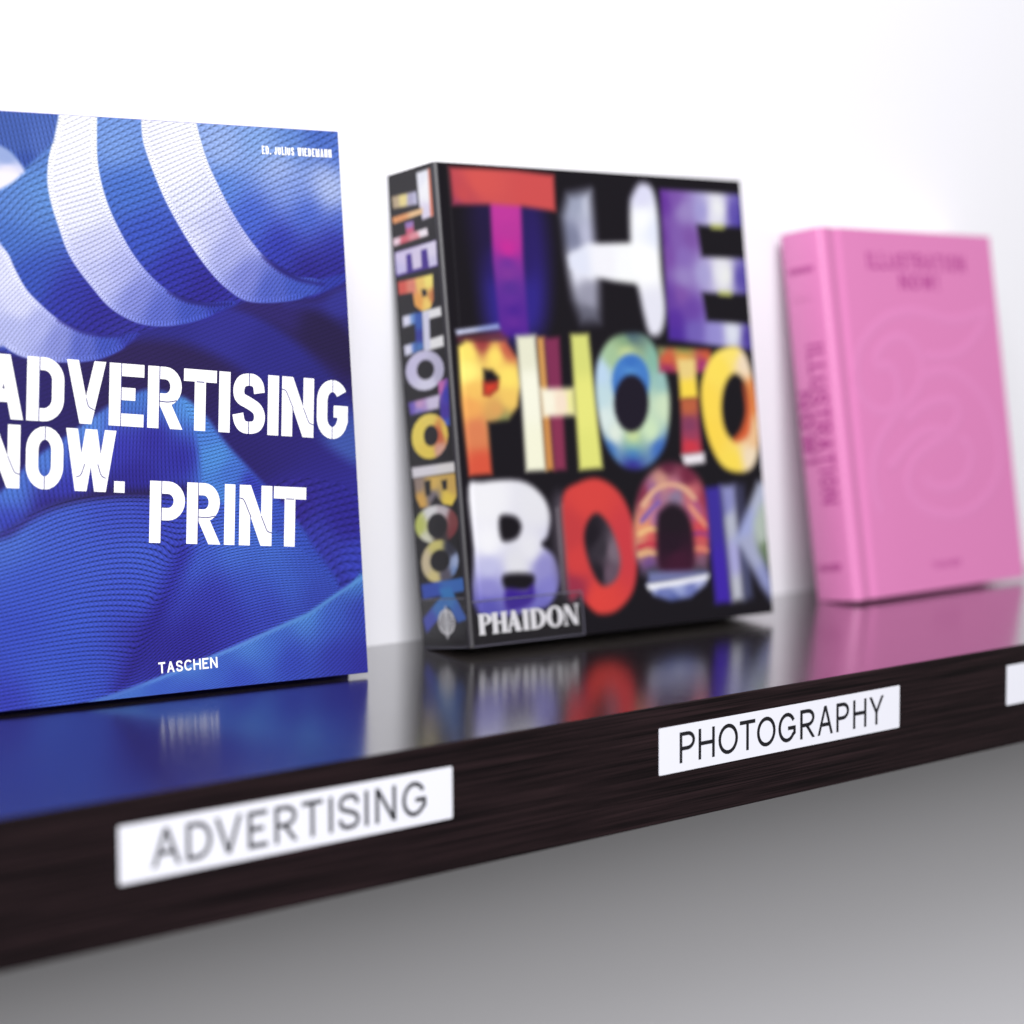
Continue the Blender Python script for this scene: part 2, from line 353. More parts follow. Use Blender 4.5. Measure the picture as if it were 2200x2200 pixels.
KNIT_ART = [
 dict(e=1.00, s=0, p=[[(12.3,334.6),(258.3,354.4),(244.0,-54.1),(-8.9,-24.2)]], c=[(32.0,163.3,45,32,110),(95.1,172.4,47,30,92),(127.6,167.1,46,30,90),(210.6,192.6,45,30,88),(171.0,130.5,50,38,125),(192.5,98.5,52,42,140),(158.7,120.5,45,32,110),(221.4,76.0,58,58,170),(178.7,67.9,56,56,165),(105.7,-7.7,55,52,165)], r=[(0.00,[(173.5,78.6),(198.1,91.9),(227.7,96.9)]),(12.00,[(177.7,52.4),(202.3,63.4),(225.9,69.3)])], a=0.10, q=1.00),
 dict(e=5.00, s=1, p=[[(89.3,184.4),(118.2,194.4),(150.2,202.7),(177.2,191.5),(208.9,166.2),(226.9,141.6),(230.0,113.8),(206.3,125.2),(183.7,146.7),(156.0,167.8),(128.4,180.3),(108.8,183.8)]], c=[(106.8,187.3,50,45,140),(151.9,194.5,55,50,150),(173.9,177.0,50,45,140),(201.9,150.6,48,42,130),(220.8,123.7,70,90,175)]),
 dict(e=4.00, s=1, p=[[(150.2,202.7),(187.5,205.0),(222.8,192.6),(228.3,162.8),(209.4,173.6),(186.4,188.4),(167.0,196.6)]], c=[(175.4,200.8,52,38,115),(210.1,184.2,42,28,80)]),
 dict(e=5.00, s=1, p=[[(184.9,202.4),(204.2,205.2),(230.4,215.0),(231.9,180.9),(220.2,190.5),(203.9,199.9)]], c=[(199.3,203.0,55,48,140),(221.1,203.2,58,55,150),(222.6,189.4,50,42,120)]),
 dict(e=8.00, s=1, p=[[(166.8,101.7),(193.2,108.9),(228.6,91.5),(226.5,22.5),(201.0,43.5),(179.0,72.1)]], c=[(180.4,93.8,55,42,145),(216.0,86.8,52,42,150),(196.8,72.1,58,58,165),(220.3,60.1,60,66,180),(207.3,47.2,55,55,160)], r=[(0.00,[(170.7,89.1),(187.8,98.7),(202.4,102.2)]),(5.00,[(186.2,73.7),(203.6,83.3),(223.3,86.5)]),(11.00,[(196.8,53.2),(211.9,61.7),(224.1,60.9)])], a=0.22, q=0.00),
 dict(e=2.00, s=0, p=[[(12.3,334.6),(232.0,352.3),(225.6,216.0),(204.3,206.2),(175.6,203.9),(161.7,204.3),(153.5,201.2),(136.0,193.9),(114.7,191.4),(100.3,187.3),(89.0,179.4),(76.0,174.1),(63.3,172.7),(42.7,173.4),(3.4,182.6)]], c=[(39.1,282.8,85,115,190),(37.2,250.0,95,130,205),(32.2,234.4,75,110,195),(47.7,257.1,100,140,210),(40.1,215.4,60,85,185),(59.9,202.0,52,55,165),(75.1,194.2,50,42,150),(89.6,188.3,54,48,150),(91.1,283.5,120,150,218),(95.2,261.9,75,110,200),(105.5,236.3,62,85,190),(119.7,218.5,52,52,165),(135.8,208.7,50,40,148),(151.9,284.5,150,170,225),(150.6,264.0,95,130,215),(166.9,249.2,75,100,205),(183.4,234.1,55,60,175),(200.3,219.8,48,38,140),(217.6,224.3,50,42,145),(186.2,276.8,165,178,225),(215.8,272.9,180,190,230),(217.7,263.5,185,195,232),(211.0,291.6,70,100,190),(221.4,283.7,75,105,200),(175.3,289.8,130,160,222),(193.0,290.7,100,135,210),(202.4,252.4,75,100,205),(222.7,247.7,80,105,205),(219.6,237.1,52,48,160),(191.4,265.6,130,150,220)], r=[(0.00,[(32.5,240.2),(45.4,252.2),(61.1,257.6)]),(7.00,[(34.4,221.0),(51.3,231.0),(67.1,235.3)]),(14.00,[(44.7,205.7),(58.5,213.7),(74.4,217.8)]),(21.00,[(62.4,192.2),(72.2,199.1),(86.3,204.2)]),(6.00,[(81.2,259.3),(95.4,265.8),(112.1,272.5)]),(14.00,[(92.5,236.0),(108.0,242.4),(121.6,248.8)]),(22.00,[(110.7,214.4),(125.4,220.7),(138.0,224.9)]),(12.00,[(147.2,263.9),(168.5,275.0),(183.1,284.0)]),(20.00,[(158.6,245.9),(178.9,254.7),(203.1,262.9)]),(28.00,[(174.8,227.7),(189.4,235.3),(221.5,247.7)])], a=0.24, q=1.00),
 dict(e=1.20, s=1, p=[[(109.4,325.4),(107.2,302.3),(106.8,289.3),(108.8,280.4),(112.5,269.5),(117.7,256.7),(124.6,243.8),(132.7,230.9),(142.1,218.9),(150.7,210.9),(161.7,204.6),(178.0,203.9),(194.7,206.1),(211.8,210.5),(225.6,217.0),(224.6,220.2),(204.9,216.2),(191.8,217.6),(181.5,222.1),(171.4,229.7),(162.3,240.8),(154.0,253.9),(146.9,267.7),(142.4,277.9),(138.7,291.0),(136.7,304.1),(136.5,327.4)]], c=[(121.8,288.1,238,238,252),(126.5,273.2,232,232,250),(133.3,258.3,215,217,245),(142.5,243.3,190,192,235),(151.8,229.3,165,168,225),(162.5,217.2,125,130,210),(176.0,210.1,85,98,195),(195.0,210.9,70,88,190),(216.9,213.7,55,62,168),(113.0,286.6,228,228,248),(133.1,237.0,205,206,240),(161.7,239.8,170,172,225)], r=[(0.00,[(107.7,272.3),(146.5,288.3)]),(8.00,[(117.4,252.7),(151.1,272.2)]),(18.00,[(132.6,228.9),(166.7,246.1)]),(30.00,[(152.9,209.9),(177.3,229.8)]),(40.00,[(177.9,202.9),(190.7,217.6)])], a=0.20, q=1.00),
 dict(e=1.20, s=1, p=[[(66.1,322.3),(61.6,299.6),(58.3,286.7),(54.6,274.9),(53.2,263.1),(54.6,252.5),(57.9,240.9),(61.5,229.3),(66.7,220.1),(74.0,210.7),(81.9,201.7),(91.1,195.5),(101.7,191.8),(114.7,191.2),(129.3,193.4),(141.9,197.5),(154.7,202.2),(152.5,203.9),(136.6,202.6),(124.4,204.7),(114.8,209.4),(105.4,217.3),(97.3,227.1),(90.6,238.9),(84.9,251.6),(81.5,264.3),(80.1,276.1),(80.5,287.9),(81.6,300.8),(85.1,323.7)]], c=[(69.1,285.3,240,240,252),(66.8,265.7,235,235,250),(71.1,249.2,222,223,246),(77.4,231.7,195,196,236),(87.1,217.0,170,172,228),(97.1,205.3,130,135,212),(110.7,197.4,95,105,200),(129.6,198.0,70,85,188),(146.6,201.1,55,62,168),(57.0,257.5,228,228,248),(80.6,216.0,185,187,233)], r=[(0.00,[(53.3,265.1),(81.1,276.1)]),(9.00,[(57.2,242.9),(87.2,253.6)]),(20.00,[(69.1,217.7),(101.1,236.2)]),(32.00,[(88.0,197.3),(115.1,214.5)]),(42.00,[(113.6,191.4),(127.7,204.5)])], a=0.20, q=1.00),
 dict(e=1.20, s=1, p=[[(20.2,234.1),(28.6,227.6),(32.5,218.9),(37.7,209.1),(44.4,201.9),(53.2,194.4),(64.2,188.5),(74.6,186.2),(85.2,186.0),(98.1,187.3),(89.1,179.9),(78.1,175.0),(65.4,172.9),(48.8,173.1),(34.7,175.6),(25.8,180.7),(17.2,183.6)]], c=[(30.0,215.2,212,213,243),(34.3,201.8,205,206,240),(29.4,188.3,175,178,228),(43.7,190.3,170,173,228),(53.6,183.5,135,140,212),(66.9,180.5,95,105,198),(80.6,181.4,70,85,188),(93.7,184.9,58,62,168)], r=[(0.00,[(26.2,201.7),(36.9,211.5)]),(10.00,[(30.9,178.7),(49.4,199.0)]),(22.00,[(52.9,173.3),(66.3,188.3)]),(30.00,[(76.0,174.6),(83.1,186.4)])], a=0.20, q=1.00),
 dict(e=0.60, s=1, p=[[(106.7,302.3),(106.3,289.2),(108.3,280.2),(112.0,269.4),(117.3,256.5),(124.2,243.6),(132.3,230.7),(141.7,218.6),(150.3,210.5),(161.6,204.2),(178.0,203.5),(194.7,205.7),(194.4,208.6),(178.0,206.4),(162.7,207.0),(152.5,212.8),(144.3,220.5),(135.0,232.3),(127.0,245.1),(120.1,257.8),(115.0,270.5),(111.3,281.2),(109.4,289.7),(109.8,302.5)]], c=[(121.8,288.1,248,248,250),(126.5,273.2,241,241,250),(133.3,258.3,224,226,250),(142.5,243.3,198,200,245),(151.8,229.3,172,176,234),(162.5,217.2,131,136,219),(176.0,210.1,90,103,203),(195.0,210.9,75,93,198),(216.9,213.7,59,66,176),(113.0,286.6,237,237,250),(133.1,237.0,214,215,250),(161.7,239.8,178,180,234)], r=[(0.00,[(106.7,302.3),(109.8,302.5)]),(7.65,[(106.3,289.2),(109.4,289.7)]),(13.11,[(108.3,280.2),(111.3,281.2)]),(20.00,[(112.0,269.4),(115.0,270.5)]),(28.30,[(117.3,256.5),(120.1,257.8)]),(36.99,[(124.2,243.6),(127.0,245.1)]),(45.97,[(132.3,230.7),(135.0,232.3)]),(54.79,[(141.7,218.6),(144.3,220.5)]),(61.45,[(150.3,210.5),(152.5,212.8)]),(68.37,[(161.6,204.2),(162.7,207.0)]),(76.62,[(178.0,203.5),(178.0,206.4)]),(84.94,[(194.7,205.7),(194.4,208.6)])], a=0.26, q=0.00),
 dict(e=0.60, s=1, p=[[(205.0,216.7),(192.0,218.0),(181.8,222.5),(171.8,230.0),(162.7,241.1),(154.4,254.1),(147.3,268.0),(142.9,278.1),(139.2,291.1),(137.2,304.1),(137.0,327.4),(133.8,327.0),(134.0,303.6),(136.1,290.3),(139.8,277.0),(144.3,266.6),(151.5,252.6),(159.9,239.4),(169.3,228.0),(179.8,220.0),(190.9,215.2),(204.4,213.7)]], c=[(121.8,288.1,248,248,250),(126.5,273.2,241,241,250),(133.3,258.3,224,226,250),(142.5,243.3,198,200,245),(151.8,229.3,172,176,234),(162.5,217.2,131,136,219),(176.0,210.1,90,103,203),(195.0,210.9,75,93,198),(216.9,213.7,59,66,176),(113.0,286.6,237,237,250),(133.1,237.0,214,215,250),(161.7,239.8,178,180,234)], r=[(0.00,[(205.0,216.7),(204.4,213.7)]),(6.53,[(192.0,218.0),(190.9,215.2)]),(12.45,[(181.8,222.5),(179.8,220.0)]),(19.34,[(171.8,230.0),(169.3,228.0)]),(27.52,[(162.7,241.1),(159.9,239.4)]),(36.50,[(154.4,254.1),(151.5,252.6)]),(45.60,[(147.3,268.0),(144.3,266.6)]),(52.16,[(142.9,278.1),(139.8,277.0)]),(60.16,[(139.2,291.1),(136.1,290.3)]),(67.95,[(137.2,304.1),(134.0,303.6)]),(81.50,[(137.0,327.4),(133.8,327.0)])], a=0.26, q=0.00),
 dict(e=0.60, s=1, p=[[(61.2,299.6),(57.8,286.8),(54.1,274.9),(52.8,263.1),(54.2,252.4),(57.4,240.8),(61.1,229.1),(66.3,219.9),(73.6,210.5),(81.5,201.3),(90.9,195.1),(101.5,191.4),(114.7,190.7),(129.4,193.0),(142.0,197.1),(141.1,199.8),(128.7,195.8),(114.7,193.6),(102.3,194.2),(92.4,197.6),(83.7,203.4),(76.0,212.3),(68.8,221.5),(63.8,230.3),(60.3,241.7),(57.1,253.2),(55.7,263.4),(57.0,274.6),(60.7,286.4),(64.0,299.3)]], c=[(69.1,285.3,250,250,250),(66.8,265.7,245,245,250),(71.1,249.2,231,232,250),(77.4,231.7,203,204,246),(87.1,217.0,178,180,237),(97.1,205.3,136,142,221),(110.7,197.4,100,111,209),(129.6,198.0,75,90,196),(146.6,201.1,59,66,176),(57.0,257.5,237,237,250),(80.6,216.0,193,195,242)], r=[(0.00,[(61.2,299.6),(64.0,299.3)]),(7.79,[(57.8,286.8),(60.7,286.4)]),(15.05,[(54.1,274.9),(57.0,274.6)]),(22.12,[(52.8,263.1),(55.7,263.4)]),(28.69,[(54.2,252.4),(57.1,253.2)]),(36.10,[(57.4,240.8),(60.3,241.7)]),(43.58,[(61.1,229.1),(63.8,230.3)]),(50.03,[(66.3,219.9),(68.8,221.5)]),(57.25,[(73.6,210.5),(76.0,212.3)]),(64.46,[(81.5,201.3),(83.7,203.4)]),(70.92,[(90.9,195.1),(92.4,197.6)]),(77.20,[(101.5,191.4),(102.3,194.2)]),(84.27,[(114.7,190.7),(114.7,193.6)]),(92.02,[(129.4,193.0),(128.7,195.8)]),(98.91,[(142.0,197.1),(141.1,199.8)])], a=0.26, q=0.00),
 dict(e=0.60, s=1, p=[[(152.5,204.4),(136.6,203.0),(124.6,205.1),(115.1,209.8),(105.8,217.6),(97.7,227.4),(91.0,239.1),(85.4,251.8),(81.9,264.4),(80.5,276.1),(80.9,287.9),(82.0,300.8),(85.5,323.7),(82.6,323.7),(79.0,300.8),(77.9,287.8),(77.5,275.7),(79.0,263.6),(82.5,250.7),(88.2,237.7),(95.1,225.8),(103.4,215.6),(113.1,207.5),(123.4,202.4),(136.3,200.1),(152.6,201.5)]], c=[(69.1,285.3,250,250,250),(66.8,265.7,245,245,250),(71.1,249.2,231,232,250),(77.4,231.7,203,204,246),(87.1,217.0,178,180,237),(97.1,205.3,136,142,221),(110.7,197.4,100,111,209),(129.6,198.0,75,90,196),(146.6,201.1,59,66,176),(57.0,257.5,237,237,250),(80.6,216.0,193,195,242)], r=[(0.00,[(152.5,204.4),(152.6,201.5)]),(8.27,[(136.6,203.0),(136.3,200.1)]),(14.86,[(124.6,205.1),(123.4,202.4)]),(20.86,[(115.1,209.8),(113.1,207.5)]),(27.95,[(105.8,217.6),(103.4,215.6)]),(35.48,[(97.7,227.4),(95.1,225.8)]),(43.65,[(91.0,239.1),(88.2,237.7)]),(52.07,[(85.4,251.8),(82.5,250.7)]),(60.08,[(81.9,264.4),(79.0,263.6)]),(67.23,[(80.5,276.1),(77.5,275.7)]),(74.29,[(80.9,287.9),(77.9,287.8)]),(81.94,[(82.0,300.8),(79.0,300.8)]),(95.52,[(85.5,323.7),(82.6,323.7)])], a=0.26, q=0.00),
 dict(e=0.60, s=1, p=[[(20.5,234.5),(28.9,227.9),(32.9,219.1),(38.1,209.3),(44.7,202.2),(53.5,194.7),(64.4,188.9),(74.7,186.6),(73.8,183.9),(63.2,186.4),(51.7,192.4),(42.6,200.2),(35.7,207.7),(30.3,217.8),(26.6,226.1),(18.6,232.3)]], c=[(30.0,215.2,221,222,250),(34.3,201.8,214,215,250),(29.4,188.3,183,186,237),(43.7,190.3,178,181,237),(53.6,183.5,142,147,221),(66.9,180.5,100,111,206),(80.6,181.4,75,90,196),(93.7,184.9,62,66,176)], r=[(0.00,[(20.5,234.5),(18.6,232.3)]),(6.61,[(28.9,227.9),(26.6,226.1)]),(12.61,[(32.9,219.1),(30.3,217.8)]),(19.57,[(38.1,209.3),(35.7,207.7)]),(25.60,[(44.7,202.2),(42.6,200.2)]),(32.61,[(53.5,194.7),(51.7,192.4)]),(39.98,[(64.4,188.9),(63.2,186.4)]),(46.03,[(74.7,186.6),(73.8,183.9)])], a=0.26, q=0.00),
 dict(e=0.60, s=1, p=[[(89.3,179.5),(78.2,174.6),(65.4,172.5),(48.8,172.7),(34.6,175.2),(25.5,180.3),(27.1,182.7),(35.6,177.8),(49.2,175.4),(65.3,175.2),(77.5,177.3),(88.1,182.1)]], c=[(30.0,215.2,221,222,250),(34.3,201.8,214,215,250),(29.4,188.3,183,186,237),(43.7,190.3,178,181,237),(53.6,183.5,142,147,221),(66.9,180.5,100,111,206),(80.6,181.4,75,90,196),(93.7,184.9,62,66,176)], r=[(0.00,[(89.3,179.5),(88.1,182.1)]),(6.58,[(78.2,174.6),(77.5,177.3)]),(13.76,[(65.4,172.5),(65.3,175.2)]),(23.18,[(48.8,172.7),(49.2,175.4)]),(31.54,[(34.6,175.2),(35.6,177.8)]),(37.76,[(25.5,180.3),(27.1,182.7)])], a=0.26, q=0.00),
 dict(e=2.00, s=1, p=[[(54.2,193.7),(66.3,187.4),(78.7,185.2),(89.4,185.8),(78.8,186.2),(66.3,188.7)]], c=[(69.4,187.8,42,32,125)]),
 dict(e=2.00, s=1, p=[[(115.8,208.6),(125.4,203.5),(138.7,201.4),(152.4,202.7),(138.8,202.8),(125.6,205.3)]], c=[(129.9,203.5,40,30,115)]),
 dict(e=2.00, s=1, p=[[(172.5,228.2),(182.5,220.1),(195.3,215.0),(209.6,213.7),(195.4,216.8),(183.9,222.2)]], c=[(188.3,218.6,40,30,115)]),
 dict(e=1.50, s=0, p=[[(25.3,319.4),(65.1,322.2),(60.3,295.6),(57.0,283.7),(48.9,276.5),(40.3,268.9),(34.8,277.8),(22.9,280.1)]], c=[(37.1,282.7,70,95,175),(51.3,282.5,80,105,185),(40.5,272.3,60,85,170)], r=[(0.00,[(32.2,284.4),(34.4,272.0)]),(10.00,[(54.6,286.5),(56.2,278.8)])], a=0.20, q=1.00),
 dict(e=1.50, s=1, p=[[(22.9,280.1),(32.8,278.6),(40.8,268.9),(37.1,265.9),(30.0,265.6),(22.1,265.7)]], c=[(31.6,275.7,150,165,215),(32.1,266.6,225,220,240)]),
 dict(e=1.50, s=1, p=[[(22.1,266.5),(34.2,267.4),(38.1,265.9),(31.8,260.8),(21.6,257.1)]], c=[(29.9,263.2,235,230,242)]),
 dict(e=2.00, s=1, p=[[(8.2,99.1),(21.6,110.9),(37.7,124.7),(59.1,137.6),(78.7,149.9),(94.1,156.6),(105.0,157.9),(120.1,153.6),(131.8,144.8),(145.4,127.1),(161.5,110.2),(177.9,92.9),(191.0,74.5),(178.7,67.9),(144.1,70.0),(101.6,102.5),(58.8,98.6),(27.3,84.8),(7.2,82.1)]], c=[(24.6,107.0,85,125,215),(23.8,94.5,60,66,180),(44.7,122.5,85,125,212),(68.4,137.4,95,140,222),(93.9,153.6,80,120,205),(107.0,154.3,75,110,200),(122.0,148.0,90,145,222),(134.6,135.6,70,100,200),(83.8,128.1,60,55,175),(103.4,132.4,55,45,160),(91.4,112.9,50,40,150),(119.2,121.9,52,44,160),(54.2,108.6,58,55,172),(65.2,118.9,60,62,180),(43.4,99.3,50,38,138),(135.7,116.3,75,118,210),(150.1,110.6,70,108,205),(162.9,94.7,65,85,190),(173.8,83.8,62,75,180),(74.8,103.7,45,30,110)], r=[(0.00,[(22.5,106.1),(27.5,88.6)]),(16.00,[(63.1,135.6),(63.3,104.3)]),(34.00,[(102.6,154.4),(97.9,112.7)]),(44.00,[(119.4,142.0),(120.0,116.8)])], a=0.20, q=1.00),
 dict(e=3.00, s=1, p=[[(120.1,153.1),(131.8,144.8),(145.4,127.1),(161.5,110.2),(177.9,92.9),(193.2,72.3),(208.5,47.2),(178.0,57.6),(143.7,64.9),(129.3,86.1),(128.9,115.5),(126.8,135.8)]], c=[(124.2,148.0,90,145,222),(133.5,135.6,80,125,212),(138.2,121.3,85,140,218),(146.8,112.8,75,115,208),(157.7,105.2,58,62,178),(140.3,100.8,80,130,215),(154.6,92.0,70,105,205),(168.0,84.1,65,85,192),(181.4,73.0,62,85,190),(190.1,61.0,60,80,185)], r=[(0.00,[(126.0,141.9),(134.9,140.7)]),(9.00,[(129.2,121.6),(145.3,125.1)]),(20.00,[(130.2,101.3),(157.9,107.2)]),(32.00,[(131.1,78.9),(156.7,88.8),(177.8,90.8)]),(40.00,[(143.7,64.9),(167.3,73.8),(191.0,74.5)])], a=0.26, q=1.00),
 dict(e=2.00, s=1, p=[[(7.5,86.8),(20.3,89.0),(36.2,98.2),(54.9,103.2),(75.9,104.7),(99.5,104.1),(112.5,102.1),(129.1,101.3),(156.8,89.8),(190.5,67.2),(210.8,44.9),(229.8,54.2),(244.0,-54.1),(-8.9,-24.2)]], c=[(23.1,82.1,80,110,205),(47.9,90.4,72,95,200),(79.6,95.6,66,80,190),(106.6,96.3,60,66,178),(31.0,62.4,66,88,200),(62.3,70.1,70,92,200),(94.3,73.0,72,98,205),(110.9,77.1,60,62,178),(24.5,38.9,62,80,195),(55.3,41.3,66,90,202),(87.7,53.6,66,86,200),(33.4,18.9,66,88,200),(54.1,21.9,62,84,196),(20.5,4.8,58,60,178),(64.1,14.2,64,88,198),(37.8,7.0,68,96,204),(121.3,66.4,72,104,208),(144.1,70.0,78,116,212),(167.0,68.6,74,110,206),(190.0,58.9,62,84,188),(109.1,47.1,60,66,182),(131.5,50.5,56,52,168),(154.2,48.9,66,88,196),(177.7,52.4,72,106,205),(201.1,45.6,62,82,186),(97.0,28.0,50,38,145),(119.1,31.2,52,42,152),(142.0,37.5,56,54,168),(79.9,12.7,58,60,172),(165.2,39.9,60,66,178),(194.9,41.8,58,66,172),(90.8,16.6,52,44,150),(113.0,21.7,50,40,150)], r=[(0.00,[(21.3,85.1),(48.2,94.3),(79.8,98.6)]),(8.00,[(20.2,68.0),(52.2,75.6),(105.4,76.4)]),(18.00,[(19.0,47.0),(56.0,52.9),(96.2,51.0)]),(28.00,[(17.7,26.1),(49.3,28.2),(83.9,26.2)]),(37.00,[(16.7,8.1),(43.0,9.3),(74.3,9.3)]),(8.00,[(110.6,72.1),(139.1,81.5),(156.3,82.6)]),(18.00,[(98.3,48.9),(126.6,61.0),(161.2,68.0)]),(28.00,[(84.9,25.1),(119.8,41.3),(160.3,53.6),(195.6,53.3)]),(36.00,[(78.6,9.9),(107.6,24.1),(147.8,39.1),(195.0,43.9)])], a=0.34, q=1.00),
 dict(e=4.00, s=1, p=[[(11.4,86.6),(23.6,90.7),(38.2,99.1),(57.0,104.1),(76.0,106.2),(97.5,106.2),(121.7,107.7),(119.2,103.3),(97.2,102.7),(75.9,103.2),(56.9,101.6),(38.1,96.2),(21.4,86.5)]], c=[(23.5,88.8,52,36,120),(69.6,105.0,45,28,85),(97.4,104.7,42,26,80),(118.2,105.8,46,32,110)]),
 dict(e=7.00, s=1, p=[[(114.2,76.9),(105.4,59.4),(93.2,37.3),(78.8,12.8),(74.1,5.4),(84.1,11.3),(100.8,36.7),(113.1,58.8),(120.1,73.5)]], c=[(110.3,67.1,52,48,160),(93.0,33.4,48,40,148),(78.6,9.9,48,38,140)]),
 dict(e=1.20, s=1, p=[[(226.2,55.5),(208.2,43.0),(176.3,30.7),(140.9,20.3),(118.1,14.2),(84.8,5.3),(50.6,-2.1),(50.0,-11.7),(245.4,-32.8),(237.1,32.3)]], c=[(219.7,50.6,80,130,205),(188.4,33.9,88,140,215),(152.5,22.4,88,135,215),(118.0,12.7,92,140,218),(84.7,3.8,80,120,208),(61.0,-1.7,78,110,200),(163.9,19.3,72,108,205),(129.0,10.2,68,98,200),(95.4,2.3,68,96,200),(200.0,28.8,66,92,196),(222.4,35.6,58,66,176),(175.1,11.1,58,70,182),(205.0,11.6,56,60,170),(220.6,7.1,55,52,160),(145.5,2.5,62,80,192),(117.3,1.2,64,84,195)], r=[(0.00,[(63.1,-1.9),(84.7,3.8)]),(6.00,[(84.4,-0.6),(117.9,11.2)]),(12.00,[(100.7,-0.2),(152.4,21.3)]),(20.00,[(128.4,0.1),(176.1,26.6)]),(30.00,[(162.7,0.9),(219.4,46.4)]),(38.00,[(195.8,0.9),(222.8,22.8)])], a=0.26, q=1.00),
 dict(e=1.60, s=0, p=[[(226.8,55.5),(188.5,36.0),(141.0,21.1),(95.8,8.7),(54.8,-1.1),(55.7,-2.6),(95.7,7.0),(140.9,19.3),(188.4,33.7),(226.7,52.8)]], c=[(213.3,46.8,96,146,215),(118.1,14.2,105,150,225),(63.2,-0.4,86,120,205)]),
]
